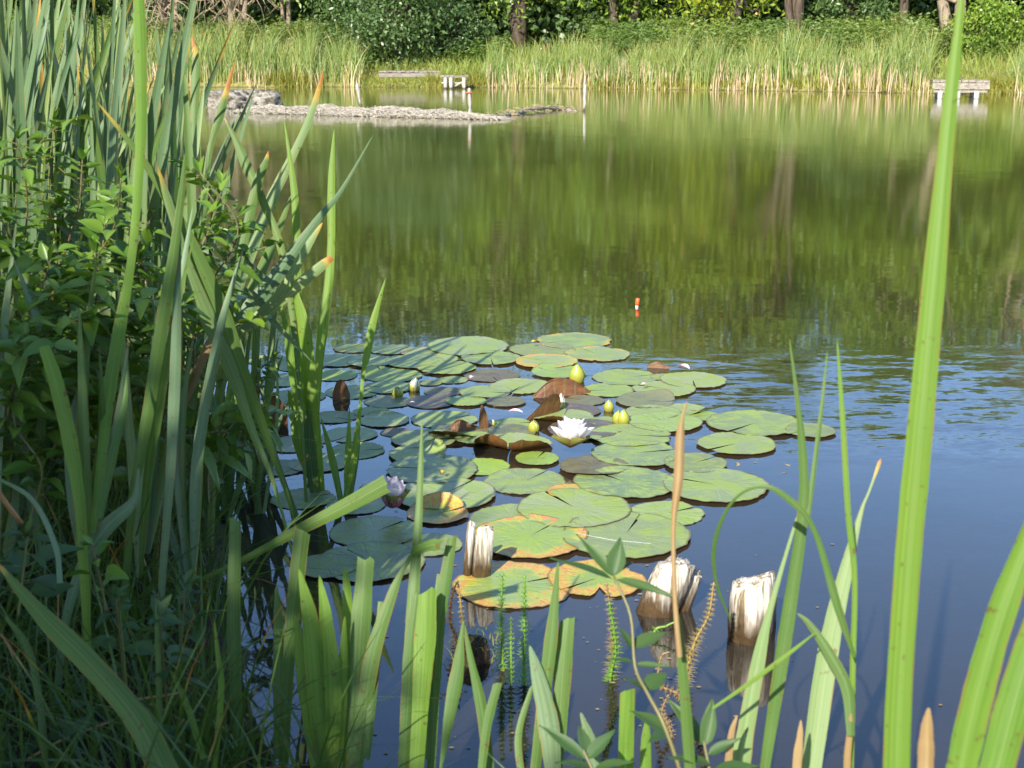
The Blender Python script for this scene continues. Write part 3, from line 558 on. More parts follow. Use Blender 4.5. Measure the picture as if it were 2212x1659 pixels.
def pad(cx, cy, wpx, notch, label, age=0.0, brz=0.0, lime=0.0, curl=None, tilt=(0, 0), ragged=0.0, sub=0.0, zoff=0.0, sq=1.0):
    """cx,cy centre and width in photo pixels; notch: compass angle on the water (0 = away, 90 = right, 180 = towards the viewer)
       curl: list of (angle, offset, amount) folding the rim beyond a chord upwards"""
    pad_i[0] += 1; r_ = np.random.default_rng(1000 + pad_i[0]); c = Wt(cx, cy); Rr = wpx * .53 * pxm(c)
    z = .0012
    for (x, y, r2, z2) in placed:
        if math.hypot(x - c[0], y - c[1]) < (r2 + Rr) * .93: z = max(z, z2 + .0009)
    z = min(z, .0052) if not sub else -sub
    if not sub: placed.append((c[0], c[1], Rr, z))
    na = math.radians(90 - notch); half = math.radians(r_.uniform(.4, 3.2)) + .006; nth, nr = 72, 12
    th = np.linspace(na + half, na + 2 * math.pi - half, nth); rr = np.linspace(0, 1, nr) ** .8
    ph = r_.random(4) * 6.28; edge = 1 + .020 * np.sin(2 * th + ph[0]) + .014 * np.sin(5 * th + ph[1]) + .007 * np.sin(13 * th + ph[2]) + .006 * np.sin(23 * th + ph[3]) + .006 * r_.normal(size=nth)
    edge -= .05 * np.exp(-((th - th[0]) / .16) ** 2) + .05 * np.exp(-((th - th[-1]) / .16) ** 2)
    if ragged:
        for k in range(int(4 + 5 * ragged)):
            a = r_.uniform(th[0], th[-1]); edge -= ragged * r_.uniform(.06, .26) * np.exp(-((th - a) / r_.uniform(.04, .16)) ** 2)
    x = rr[:, None] * edge * np.cos(th); y = rr[:, None] * edge * np.sin(th) * sq; zz = .006 * rr[:, None] ** 2 * np.sin(2 * th + ph[1]) + .007 * rr[:, None] ** 3 * np.sin(5 * th + ph[2]) * (1 if not sub else 3) + .006 * r_.normal(size=(1, nth)) * rr[:, None] ** 6
    zz += .008 * rr[:, None] ** 8
    V = np.stack([x, y, zz], 2)
    for (ca, co, am) in (curl or []):           # roll the part beyond the chord upwards
        d = np.array([math.sin(math.radians(ca)), math.cos(math.radians(ca))]); s_ = V[..., 0] * d[0] + V[..., 1] * d[1]; ex = np.maximum(s_ - co, 0)
        L = max(1e-3, 1 - co); phi = am * np.clip(ex / L, 0, 1); rad_ = L / max(am, 1e-3)
        ns = np.where(ex > 0, co + rad_ * np.sin(phi), s_); V[..., 2] += np.where(ex > 0, rad_ * (1 - np.cos(phi)), 0)
        V[..., 0] += (ns - s_) * d[0]; V[..., 1] += (ns - s_) * d[1]
    V[..., 2] += V[..., 0] * tilt[0] + V[..., 1] * tilt[1]; V[..., 2] -= min(0, V[..., 2].min() + .006)
    mb = MB(); RR = np.repeat(rr, nth)
    mb.add(V.reshape(-1, 3) * Rr, gridf(nr, nth)[:, ::-1], px=(x.ravel()), py=(y.ravel()), rad=RR, ang=np.tile(th, nr), v=r_.random(), age=age, brz=brz, lime=lime)
    o = mb.build('lily_pad', M['pad']); o.location = (c[0], c[1], z + zoff); tag(o, label, 'lily pad', 'floating lily pads'); return o
# back rim of the raft, left to right
pad(575, 778, 85, 200, 'yellow-edged lily pad at the far left tip of the raft, seen between reed leaves', age=.35)
pad(648, 790, 110, 150, 'dull green lily pad behind the sunlit leaf fan, left back of the raft')
pad(730, 780, 112, 30, 'flat green lily pad touching the left of the orange-tipped one at the back rim')
pad(766, 753, 88, 250, 'green lily pad with an orange left tip at the back left rim', age=.34)
pad(846, 756, 92, 210, 'small plain green lily pad at the back rim, between orange-tipped and yellow-banded ones')
pad(912, 762, 92, 80, 'lily pad with a yellow-ochre back edge on the back rim', age=.42)
pad(1010, 750, 171, 265, 'largest green lily pad on the back rim, thin dark right edge')
pad(1240, 737, 158, 250, 'long lily pad with brown-orange right end, farthest of all from the viewer', age=.36, ragged=.3)
pad(1172, 757, 134, 80, 'olive lily pad carrying one yellow speck, at the back', brz=.25)
pad(1290, 766, 135, 330, 'split green lily pad with ochre edge at the back right corner', age=.34, ragged=.5)
pad(1060, 776, 123, 175, 'green lily pad with its notch facing the viewer, in front of the largest back one')
pad(1180, 783, 132, 300, 'lily pad rotting orange around its whole edge at the back', age=.56, ragged=.3)
pad(940, 778, 96, 130, 'thin sliver of pale green lily pad under the largest back one')
pad(895, 784, 120, 40, 'green lily pad two rows in, below the yellow-banded one')
pad(800, 784, 96, 300, 'shadow-striped lily pad just left of the tall lit reed leaf')
pad(964, 797, 122, 240, 'green lily pad with long notch on its left, third row centre-left')
pad(610, 822, 112, 60, 'green lily pad behind the green herb sprig at the left end', lime=.2)
pad(722, 812, 95, 20, 'bright lime pad lit through beside the upright leaves', lime=.5)
pad(848, 812, 120, 320, 'green lily pad with a raised lime left flap and dark reed shadow', lime=.25, curl=[(300, .45, .9)])
pad(1062, 812, 114, 165, 'smooth purple-bronze lily pad in the third row, small dark notch', brz=.9)
pad(977, 822, 64, 170, 'small round green lily pad beside the floating white petals')
pad(1207, 806, 112, 300, 'fresh green lily pad with upturned tip under the tall yellow bud', lime=.4, curl=[(310, .5, .5)])
pad(1350, 816, 136, 70, 'large smooth green lily pad right of the tall yellow bud')
pad(1437, 816, 60, 90, 'small green lily pad half under the pad with the dry curled leaf')
pad(1497, 823, 138, 185, 'notched pale green lily pad with a dry curled leaf on it, right rim', ragged=.12)
pad(640, 858, 120, 200, 'dark shaded lily pad left of the standing red-brown leaf')
pad(760, 848, 110, 100, 'green lily pad behind the standing olive-brown leaf')
pad(838, 838, 102, 280, 'striped-shadow lily pad behind the two small left buds')
pad(930, 828, 50, 20, 'tiny olive lily pad right of the two small left buds', brz=.3)
pad(957, 847, 78, 90, 'grey-bronze lily pad right of the upper of two left buds', brz=.8)
pad(1124, 836, 128, 200, 'green lily pad left of the brown tented leaf, notch to front')
pad(1049, 849, 107, 100, 'green lily pad with brown front lip in the middle rows', curl=[(190, .8, .5)])
pad(1312, 844, 110, 265, 'yellow-green lily pad right of the brown tented leaf', lime=.3)
pad(1434, 842, 128, 300, 'pale scuffed lily pad under the notched right-rim one')
pad(838, 869, 97, 90, 'brownish green lily pad beneath the lower left bud', brz=.45)
pad(932, 869, 106, 80, 'dark purple-brown lily pad overlapping a greener one, left centre', brz=.95)
pad(1008, 869, 82, 330, 'bright green lily pad between two bronze ones in mid raft', lime=.35)
pad(1092, 870, 82, 270, 'small brown lily pad in open water left of the folded red leaf', brz=.75)
pad(1262, 866, 84, 300, 'olive-bronze lily pad in front of the brown tented leaf', brz=.7)
pad(1395, 868, 124, 110, 'bronze lily pad with a raised green hump behind the twin buds', brz=.6, curl=[(60, .2, .5)])
pad(1478, 888, 92, 120, 'green lily pad with upturned brown right edge by the ripples', curl=[(125, .55, .9)])
pad(1240, 888, 108, 300, 'reddish-purple lily pad lying under the half-open white bud', brz=1.0)
pad(1410, 894, 114, 320, 'smooth green lily pad to the right of the twin buds')
pad(801, 890, 75, 200, 'small green lily pad behind the bright V of reed leaves', lime=.1)
pad(722, 902, 96, 120, 'grey shaded lily pad behind the reed stems, below the standing olive-brown leaf', brz=.3)
pad(830, 909, 106, 290, 'green lily pad with a wavy split across it at the left', curl=[(350, .6, .5)])
pad(960, 907, 136, 60, 'broad green lily pad behind the curled brown strip, mid left')
pad(1104, 916, 82, 80, 'green lily pad behind the small front bud', lime=.2)
pad(1217, 903, 128, 10, 'green lily pad with a rolled brown front edge below the red leaf', curl=[(200, .45, .95)])
pad(1306, 913, 70, 60, 'small green lily pad left of the twin buds')
pad(1436, 915, 150, 330, 'long yellow-green lily pad right in front of the twin buds', lime=.45)
pad(1520, 902, 74, 250, 'narrow lime strip of lily pad by the brown cattail stalk', lime=.5)
pad(1631, 918, 192, 225, 'very large green lily pad on the right wing of the raft')
pad(1750, 933, 104, 300, 'olive lily pad at the extreme right tip of the raft', brz=.25)
pad(856, 935, 64, 90, 'small dark bronze lily pad at the left water gap', brz=.9)
pad(756, 940, 112, 210, 'shaded lily pad behind the V of bright reed leaves')
pad(1098, 934, 112, 160, 'grey-bronze lily pad in front of the curled upright leaf', brz=.7, curl=[(210, .65, .5)])
pad(1264, 930, 150, 120, 'dark plum-coloured lily pad behind the open white flower', brz=1.0)
pad(990, 934, 120, 45, 'brown strip of lily pad with lifted dark front rim, mid left', brz=.7, curl=[(200, .3, .8)])
pad(917, 951, 136, 90, 'yellowish olive lily pad striped by reed shadows', brz=.3, lime=.3)
pad(1026, 949, 88, 300, 'green lily pad just in front of the curled upright leaf', lime=.15)
pad(1362, 944, 168, 100, 'green lily pad to the right behind the open white flower', lime=.1)
pad(772, 974, 116, 80, 'grey-green lily pad with split edge right of the V of leaves', ragged=.15)
pad(1107, 963, 160, 190, 'green lily pad with two rolled brown lips left of the white flower', curl=[(215, .35, 1.5), (150, .5, 1.3)])
pad(1591, 962, 158, 235, 'large lily pad with a deep notch on its left, right wing front')
pad(904, 984, 124, 200, 'lily pad with a rolled yellow-brown edge in the left water gap', curl=[(60, .3, 1.2)])
pad(1371, 983, 182, 75, 'broad pale lily pad immediately right of the white flower')
pad(1160, 994, 92, 20, 'small yellow-green lily pad under the rolled brown lips', lime=.6)
pad(1502, 1004, 130, 50, 'speckled olive lily pad behind the brown cattail stalk', brz=.2)
pad(1040, 1009, 116, 250, 'bright lime green lily pad right of the round shadow-striped one', lime=.9)
pad(1283, 1011, 142, 330, 'wet purplish lily pad right below the white flower', brz=.85, curl=[(180, .5, .35)])
pad(933, 1018, 190, 280, 'large round grey-green lily pad crossed by two blue reed shadows', brz=.2)
pad(1134, 1041, 168, 35, 'round green lily pad with a small nick on top, mid front')
pad(1350, 1046, 206, 320, 'very large flat green lily pad in front of the purplish one')
pad(1545, 1052, 216, 300, 'huge pale speckled lily pad at the right front', ragged=.1)
pad(960, 1071, 208, 35, 'green lily pad with shadow stripes behind the yellow curled one')
pad(1230, 1065, 92, 90, 'orange-pink sliver of lily pad between two green ones', age=.9)
pad(1440, 1110, 152, 60, 'pale yellow-green ragged lily pad behind the bottom right stake', lime=.3, ragged=.25)
pad(1110, 1123, 184, 100, 'blue-green lily pad behind the yellow-patched one')
pad(1240, 1102, 236, 330, 'biggest overlapping green lily pad at the middle front', lime=.1)
pad(1352, 1158, 264, 20, 'wide pale green lily pad at the front with frayed right edge', ragged=.1)
pad(945, 1113, 125, 70, 'bright yellow and orange curled lily pad beside the half-open flower', age=.8, curl=[(10, .0, 1.0)])
pad(1145, 1163, 240, 35, 'lily pad with yellow blotch and orange left end behind the slim split stake', age=.52, lime=.45)
pad(640, 960, 120, 90, 'lily pad in blue shade between the reed stems, far left', brz=.2)
pad(600, 1012, 110, 200, 'dark lily pad deep among the left reeds', brz=.4)
pad(690, 1002, 126, 300, 'shaded lily pad behind the lowest bright reed leaves', brz=.2)
pad(655, 1078, 130, 60, 'bluish shaded lily pad behind the fallen cut reed leaf', brz=.2)
pad(770, 1092, 120, 250, 'shaded lily pad under the small white bud at the left')
pad(935, 1178, 124, 140, 'green lily pad with a wet front rim left of the slim split stake')
pad(812, 1150, 185, 40, 'large shade-dappled lily pad in front of the half-open flower', brz=.15)
pad(800, 1216, 220, 320, 'largest blue-shaded lily pad at the lower left of the raft', brz=.15)
pad(705, 1226, 130, 90, 'blue-shaded lily pad nearest the cut reed stumps', brz=.15)
pad(1108, 1264, 246, 65, 'large lily pad with frayed orange front edge, nearest the viewer', age=.60, ragged=.35, lime=.35)
pad(1290, 1252, 200, 230, 'torn lily pad with broad orange-pink borders beside the leaning stake', age=.74, ragged=.8, lime=.3)
pad(1648, 1008, 112, 190, 'drowned orange lily pad just under the water at the right', age=1.0, ragged=.6, sub=.0025)
pad(1712, 1052, 130, 80, 'drowned orange-brown lily pad sinking at the right front', age=1.0, ragged=.9, sub=.004)
pad(1700, 975, 90, 90, 'faint drowned grey-green lily pad beside the right wing', sub=.010)
# standing and folded old pads
def tent(label, pts_base, apex_h, w_, seed, lean=0.0):
    """old leaf standing out of the water: a folded sheet showing its brown underside. pts_base: left, right waterline pixels"""
    r_ = np.random.default_rng(seed); a, b = Wt(*pts_base[0]), Wt(*pts_base[1]); s_ = pxm(a); nu, nv = 26, 12; V = np.zeros((nv, nu, 3)); uu = np.linspace(0, 1, nu); vv = np.linspace(0, 1, nv)
    prof = np.interp(uu, np.linspace(0, 1, len(apex_h)), apex_h) ; prof = np.convolve(np.pad(prof, 2, 'edge'), np.ones(5) / 5, 'valid') * s_
    for i, q in enumerate(vv):
        c = a + (b - a) * uu[:, None]; V[i] = c + np.array([lean, 0, 0]) * (prof * q)[:, None]; V[i, :, 1] += w_ * s_ * np.sin(q * 1.4) * (.6 + .4 * np.sin(uu * 3.1)) + .12 * s_ * w_ * np.sin(uu * 9 + r_.random() * 6) * q; V[i, :, 2] += prof * np.sin(q * np.pi / 2) - .012 * (1 - q)
    mb = MB(); U, Q = np.meshgrid(uu, vv); mb.add(V.reshape(-1, 3) - a, gridf(nv, nu)[:, ::-1], px=(U * 2 - 1).ravel(), py=Q.ravel(), rad=(Q * .9).ravel(), ang=(U * 2 + .4).ravel(), v=.4, age=0, brz=0, lime=0)
    o = mb.build('folded_lily_leaf', M['pad']); o.location = a; tag(o, label, 'lily leaf', 'old lily leaves standing out of the water')
tent('brown tented lily leaf humped over the water below the tall yellow bud', [(1152, 862), (1277, 852)], [4, 22, 36, 39, 35, 30, 19, 2], 22, 3)
tent('red-brown lily leaf folded up steeply beside the half-open white bud', [(1136, 910), (1206, 892)], [4, 18, 34, 46, 50, 44, 16], 6, 5, .35)
tent('olive-brown round leaf standing on edge behind the reed blades', [(718, 864), (756, 862)], [10, 34, 42, 44, 40, 30, 8], 6, 7)
tent('dark red-brown leaf standing at the left behind the reed stems', [(566, 918), (622, 916)], [20, 48, 62, 64, 58, 44, 30], 8, 9)
tent('dark brown leaf with lime midrib in front of the mid-raft water gap', [(970, 936), (1032, 932)], [8, 24, 28, 24, 18, 14, 10], 12, 11)
tent('upright curled pinkish lily leaf in mid raft', [(1036, 930), (1056, 928)], [20, 42, 58, 50, 30], 5, 13, -.1)
tent('dry brown curled leaf lying on the right rim of the raft', [(1398, 795), (1446, 797)], [4, 10, 15, 13, 9, 4], 6, 15)

# ------------------------------------------------------------------ flowers and buds
def petmat(name, tipc, basec, tr=.3):
    m, nt, out = newmat(name); g = NG(nt); t = g.attr('t'); c = g.mix(g.step(t, .0, .72), basec, tipc)
    q = g.n('BsdfTranslucent'); g.put(q.inputs[0], c); nt.links.new(g.mixs(tr, g.bsdf(c, .45, .3), q.outputs[0]), out.inputs[0]); return m
M['petal'] = petmat('petal_white', (.86, .80, .83), (.84, .34, .48)); M['petal_pink'] = petmat('petal_blush', (.86, .76, .81), (.72, .24, .38))
M['sepal'] = petmat('sepal', (.24, .24, .06), (.20, .11, .03), .15); M['stamen'] = petmat('stamen', (.85, .55, .05), (.8, .45, .02), .2)
M['bud'] = petmat('bud_scale', (.30, .34, .05), (.24, .20, .03), .15); M['bud_white'] = petmat('bud_white', (.70, .69, .56), (.55, .52, .22), .2)
def petals(mb, n, L, Wd, open_, curl, off=0.0, jit=.06, z0=0.0, r0=.0):
    for k in range(n):
        a = off + 2 * math.pi * k / n + rng.normal(0, jit); nt_, nc = 8, 5; t = np.linspace(0, 1, nt_); e = open_ + rng.normal(0, jit)
        elev = e - curl * t; dr = np.cumsum(np.cos(elev)) / nt_; dz = np.cumsum(np.sin(elev)) / nt_; dr -= dr[0]; dz -= dz[0]
        wv = Wd * np.sin(np.pi * np.clip(.14 + .86 * t, 0, 1)) ** .75; c = np.linspace(-1, 1, nc); ll = L * rng.uniform(.92, 1.06)
        r_ = r0 + ll * dr; X_ = r_[:, None] - .0 * c; cup = .35 * wv[:, None] * c ** 2
        x = X_ * math.cos(a) - (wv[:, None] * c * .5) * math.sin(a) - cup * math.cos(a) * np.sin(elev)[:, None]; y = X_ * math.sin(a) + (wv[:, None] * c * .5) * math.cos(a) - cup * math.sin(a) * np.sin(elev)[:, None]
        z = z0 + ll * dz[:, None] + cup * np.cos(elev)[:, None]
        mb.add(np.stack([x, y, z], 2).reshape(-1, 3), gridf(nt_, nc), t=np.repeat(t, nc))
def flower(x, y, wpx, label, opn=1.0, mat='petal', tilt=(0, 0), wm=1.0):
    c = Wt(x, y); c[2] = .022; s_ = wpx * .74 * pxm(c); root = empty('water_lily_flower', c, label, 'water lily', 'white water lily flowers'); root.rotation_euler = (tilt[0], tilt[1], rng.uniform(0, 6))
    e = 1 - opn
    mb = MB(); petals(mb, 4, s_ * .92, s_ * .44 * wm, .34 + .9 * e, -.25 - .4 * e, 0); mb.build('sepals', M['sepal'], root)
    mb = MB(); petals(mb, 8, s_ * 1.02, s_ * .46 * wm, .52 + .6 * e, -.45 - .5 * e, .2, z0=.002); petals(mb, 8, s_ * 1.05, s_ * .44 * wm, .82 + .5 * e, -.42 - .6 * e, .5, z0=.003); petals(mb, 8, s_ * 1.02, s_ * .40 * wm, 1.05 + .3 * e, -.3 - .6 * e, .1, z0=.004); petals(mb, 6, s_ * .88, s_ * .30, 1.28, -.2, .4, z0=.004)
    mb.build('petals', M[mat], root)
    mb = MB(); petals(mb, 16, s_ * .40, s_ * .07, 1.2, .2, 0, .1, z0=.004); mb.build('stamens', M['stamen'], root)
flower(1232, 986, 100, 'fully open white water lily with pink base, centre of the raft', 1.0, 'petal', (.12, .05), 1.3)
flower(848, 1118, 104, 'half-open blush-pink water lily among the shaded reeds', .6, 'petal_pink', (-.1, .15), 1.5)
def bud(x, y, wpx, hpx, label, white=0, tilt=(0, 0), mat='bud'):
    c = Wt(x, y); s_ = pxm(c); root = empty('water_lily_bud', c, label, 'lily bud', 'water lily buds'); root.rotation_euler = (tilt[0], tilt[1], rng.uniform(0, 6)); H = hpx * s_ * 1.05; r_ = wpx * .5 * s_
    def scales(n, sc, off, z0, z1, span, name, mt):
        mb = MB()
        for k in range(n):
            a0 = off + 2 * math.pi * k / n; t = np.linspace(0, 1, 11); u = np.linspace(-1, 1, 7); rad_ = sc * r_ * np.sin(np.pi * np.clip(.22 + .78 * t, 0, 1)) ** .8
            aw = span * np.sqrt(np.clip(1 - t ** 2.6, .02, 1)); A = a0 + u[None] * aw[:, None]; rr = rad_[:, None] * (1 + .05 * (1 - u[None] ** 2))
            z = (z0 + (z1 - z0) * t)[:, None] * H + 0 * A; mb.add(np.stack([rr * np.cos(A), rr * np.sin(A), z], 2).reshape(-1, 3), gridf(11, 7), t=np.repeat(t, 7))
        mb.build(name, M[mt], root)
    scales(4, .90, .4, .02, 1.0 if white else .90, .80, 'petals', 'bud_white'); scales(4, 1.0, 0, -.12, .98 if not white else .8, .84 if not white else .56, 'sepals', mat)
bud(1246, 824, 33, 40, 'tall fat yellow-green bud on the back rows, the biggest', 0, (0, -.05))
bud(859, 857, 24, 23, 'round yellow bud low on the water, lower of the left pair', 0)
bud(894, 843, 25, 27, 'white-tipped yellow bud, upper of the left pair', 1, (-.15, .1))
bud(1315, 887, 22, 25, 'single small green bud left of the twin buds', 0)
bud(1332, 914, 22, 30, 'yellow bud, left one of the twin buds', 0, (0, -.15))
bud(1347, 916, 26, 33, 'green bud, right one of the twin buds', 0, (0, .05), 'bud')
bud(1153, 932, 24, 26, 'small greenish bud standing left behind the white flower', 0)
bud(1208, 884, 24, 34, 'half-open white bud beside the folded red-brown leaf', 1, (0, .25))
bud(1066, 918, 18, 16, 'small white and yellow bud lying beside the curled upright leaf', 1, (.6, .5))
bud(784, 1072, 26, 30, 'white bud with yellow base behind the fallen cut leaf at the left', 1, (.2, -.4))
def petal_bit(x, y, L, mat, label, yaw):
    c = Wt(x, y); c[2] = .021; s_ = pxm(c) * L; mb = MB(); petals(mb, 1, s_, s_ * .45, .25, .5, yaw, 0); o = mb.build('fallen_petal', M[mat]); o.location = c; tag(o, label, 'petal', 'fallen lily petals')
petal_bit(1100, 907, 34, 'petal', 'pinkish white petal floating left of the folded red leaf', 0)
petal_bit(1016, 832, 22, 'petal', 'white petal afloat in the back water gap by the small round pad', 1.2)
petal_bit(1466, 806, 34, 'petal_pink', 'pale withered petal hanging on the right rim pad', -.7)
petal_bit(886, 886, 14, 'petal_pink', 'tiny red petal on the dark water at left centre', .3)
petal_bit(955, 1040, 20, 'stamen', 'curled yellow scrap on the large round striped pad', 1.4)
petal_bit(1150, 752, 16, 'stamen', 'yellow speck on the olive pad at the back', .9)
petal_bit(1385, 846, 16, 'petal', 'white scrap beside the scuffed right pad', .4)

# ------------------------------------------------------------------ mare's tail water weeds
M['weed'] = leafmat('water_weed', (.16, .34, .04), (.22, .38, .07), trans=.35, tip=None); M['weed_tan'] = leafmat('water_weed_tan', (.30, .24, .06), (.40, .29, .10), trans=.3, tip=None)
M['weed_pink'] = leafmat('water_weed_pink', (.25, .15, .065), (.33, .24, .11), trans=.3, tip=None); M['weed_brown'] = leafmat('water_weed_brown', (.05, .03, .015), (.14, .08, .03), trans=.2, tip=None)
def weed(label, pts, wpx, mat, droop=0.0, dY=0.0, dense=1.0):
    b0 = Wt(*pts[0]); pp = [b0 - np.array([0, 0, .12]), b0] + [P(x, y, b0[1] + dY * (i + 1) / len(pts)) for i, (x, y) in enumerate(pts[1:])]; s_ = pxm(b0)
    pth = smooth_path(pp, 40); root = empty('mares_tail', b0, label, 'water plant', "mare's tail water plants"); st, wh = MB(), MB(); tube(st, pth - b0, np.linspace(3.6, 1.8, 40) * s_, 6, v=.5)
    seg = np.r_[0, np.cumsum(np.linalg.norm(np.diff(pth, axis=0), axis=1))]; nW = int(seg[-1] / (11 * s_) * dense)
    for k in range(nW):
        u = (k + .5) / nW; i = np.interp(u * seg[-1], seg, np.arange(40)); c = pth[int(i)] + (pth[min(int(i) + 1, 39)] - pth[int(i)]) * (i % 1); T_ = nrm(pth[min(int(i) + 1, 39)] - pth[max(int(i) - 1, 0)])
        A = nrm(np.cross(T_, [0, 1, .3])); B = np.cross(T_, A); L = wpx * .5 * s_ * (1.05 - .75 * u ** 2.2)
        L *= rng.uniform(.75, 1.15)
        for j in range(10):
            if rng.random() < .12: continue
            a = j * .628 + k * .37 + rng.normal(0, .15); d = A * math.cos(a) + B * math.sin(a); e = c + d * L * 1.25 + T_ * L * (.25 - droop) * rng.uniform(.6, 1.2); wv = T_ * 1.5 * s_
            md = (c + e) / 2 + T_ * L * .03; sd = np.cross(d, T_) * 2.0 * s_
            wh.add(np.array([c - sd, c + sd, md + sd, e, md - sd]) - b0, [np.array([[0, 1, 2, 4]]), np.array([[4, 2, 3]])], v=rng.random(), t=.5)
    st.build('stem', M[mat], root); wh.build('leaf_whorls', M[mat], root)
weed("tall bright green mare's tail, left of two beside the dark stump", [(1086, 1445), (1083, 1340), (1085, 1238)], 40, 'weed')
weed("tall bright green mare's tail, right of two in front of the orange-edged pad", [(1132, 1480), (1133, 1360), (1133, 1243)], 40, 'weed')
weed("short dull green mare's tail half hidden between the two tall ones", [(1104, 1480), (1104, 1400), (1104, 1333)], 26, 'weed')
weed("pinkish green mare's tail left of the leaning stake", [(1322, 1462), (1324, 1360), (1310, 1258)], 42, 'weed_pink', .15)
weed("pale green tip of a mare's tail drooping by the pinkish one", [(1318, 1470), (1330, 1400), (1316, 1300)], 36, 'weed')
weed("yellow-tan mare's tail curving between the two thick stakes", [(1478, 1485), (1500, 1390), (1530, 1330), (1542, 1258)], 44, 'weed_tan', .2)
weed("pink withered mare's tail slumped below the leaning stake", [(1480, 1520), (1425, 1478), (1428, 1420), (1446, 1408)], 34, 'weed_pink', .3)
weed("small green mare's tail tuft at the foot of the leaning stake", [(1410, 1375), (1440, 1352), (1462, 1342)], 34, 'weed', .2)
weed("brown drooping mare's tail arching over the rotten stump", [(988, 1395), (972, 1340), (978, 1280), (990, 1255)], 30, 'weed_brown', .4)
weed("ochre mare's tail stem right above the rotten stump", [(1006, 1390), (998, 1330), (990, 1262)], 24, 'weed_tan', .4)
weed("pink dead mare's tail lying near the bottom edge", [(1450, 1590), (1430, 1540), (1444, 1500)], 32, 'weed_pink', .3)
M['line'] = barkmat('fishing_line', (.6, .62, .62), (.7, .7, .7)); mb = MB(); a, b = Wt(1240, 1176), Wt(1405, 1200); a[2] = b[2] = .025; tube(mb, [a, (a + b) / 2 + np.array([0, 0, -.004]), b], .00032, 5); tag(mb.build('fishing_line', M['line']), 'thin pale fishing line stretched from lily pad to leaning stake', 'fishing line')

deb = MB(); n = 260; xd = rng.normal(1150, 330, n); yd = rng.uniform(740, 1640, n)   # pollen, seeds and leaf scraps on the surface
for x, y in zip(xd, yd):
    c = Wt(x, y); c[2] = .0015
    if pond_d(c[0], c[1]) > -.02: continue
    a = rng.uniform(0, 6.28, 1); r_ = rng.uniform(.0008, .0032); th = np.linspace(0, 6.28, 6)[:-1]; deb.add(c + np.c_[r_ * 1.6 * np.cos(th), r_ * np.sin(th), 0 * th], np.array([[0, 1, 2, 3, 4]]), v=rng.random(), t=.5, tb=2, s=.5)
tag(deb.build('floating_debris', M['reed_dead']), 'pale specks of seed and leaf scraps drifting round the lily raft', 'debris', kind='stuff')
# ------------------------------------------------------------------ near reeds: every shoot a thing, every leaf a part
def blade_mesh(pts, Y0, Y1, tip='point', tb=1.3, face=0.0, fold=.10, v=None, cut=0.0):
    """pts: (x, y, width) photo pixels from base to tip; Y0..Y1 distance at base and tip; face: yaw of the flat of the leaf"""
    pts = np.array(pts, float); k = len(pts); seg = np.r_[0, np.cumsum(np.hypot(np.diff(pts[:, 0]), np.diff(pts[:, 1])))]; seg /= seg[-1]
    W_ = np.array([P(x, y, Y0 + (Y1 - Y0) * s) for (x, y, _), s in zip(pts, seg)]); wd = np.array([w_ * pxm(q) for q, w_ in zip(W_, pts[:, 2])])
    n = 8 + 6 * k; C = smooth_path(np.c_[W_, wd], n); c, wd = C[:, :3], np.maximum(C[:, 3], .0006)
    T_ = nrm(np.gradient(c, axis=0)); view = nrm(c - np.array([0, 0, CAM_H])); side = nrm(np.cross(T_, view)); nn = np.cross(side, T_)
    fa = face + .12 * np.sin(np.linspace(0, 3, n) + k); sd = side * np.cos(fa)[:, None] + nn * np.sin(fa)[:, None]; no = -side * np.sin(fa)[:, None] + nn * np.cos(fa)[:, None]
    hw = wd * .5 / np.maximum(np.cos(fa), .45) * (1 + .035 * np.convolve(rng.normal(size=n + 4), np.ones(5) / 2.2, 'valid'))
    if tip == 'point': hw[-1] *= .05
    cols = [-1, -.5, 0, .5, 1]; V = np.stack([c + sd * (hw * q)[:, None] + no * (hw * fold * (q * q - .5) * 2)[:, None] for q in cols], 1)
    if cut and tip == 'cut': V[-1] += T_[-1] * (np.array(cols) * cut * hw[-1])[:, None] + T_[-1] * (rng.normal(0, .15, 5) * hw[-1])[:, None]
    t = np.linspace(0, 1, n); mb = MB()
    mb.add(V.reshape(-1, 3), gridf(n, 5), t=np.repeat(t, 5), s=np.tile(np.linspace(0, 1, 5), n), v=rng.random() if v is None else v, tb=tb); return mb
def ground_hit(x, y):
    p_ = Wt(x, y, 0)
    for _ in range(6): p_ = Wt(x, y, max(0.0, float(gz(p_[0], p_[1]))))
    return p_
def shoot(label, blades, Y=None, mat='reed', group='reed leaves along the near bank', name='cattail_plant', dY=0.0):
    """blades: dicts or point lists. Y None: the base point lies on the ground or water seen at its pixel"""
    roots = None
    for bl in blades:
        d = bl if isinstance(bl, dict) else {'p': bl}; pts = list(d['p']); y0 = d.get('Y', Y)
        if y0 is None: y0 = ground_hit(pts[0][0], pts[0][1])[1]
        y1 = y0 + d.get('dY', dY)
        if roots is None:
            r_ = P(pts[0][0], pts[0][1], y0); roots = empty(name, r_, label, 'reed plant', group); r0 = r_
        mbm = blade_mesh(pts, y0, y1, d.get('tip', 'point'), d.get('tb', 1.3), d.get('face', 0.0), d.get('fold', .10), d.get('v'), d.get('cut', 0))
        mbm.build('leaf_blade', M[d.get('mat', mat)], roots, off=r0)
    return roots
D = dict
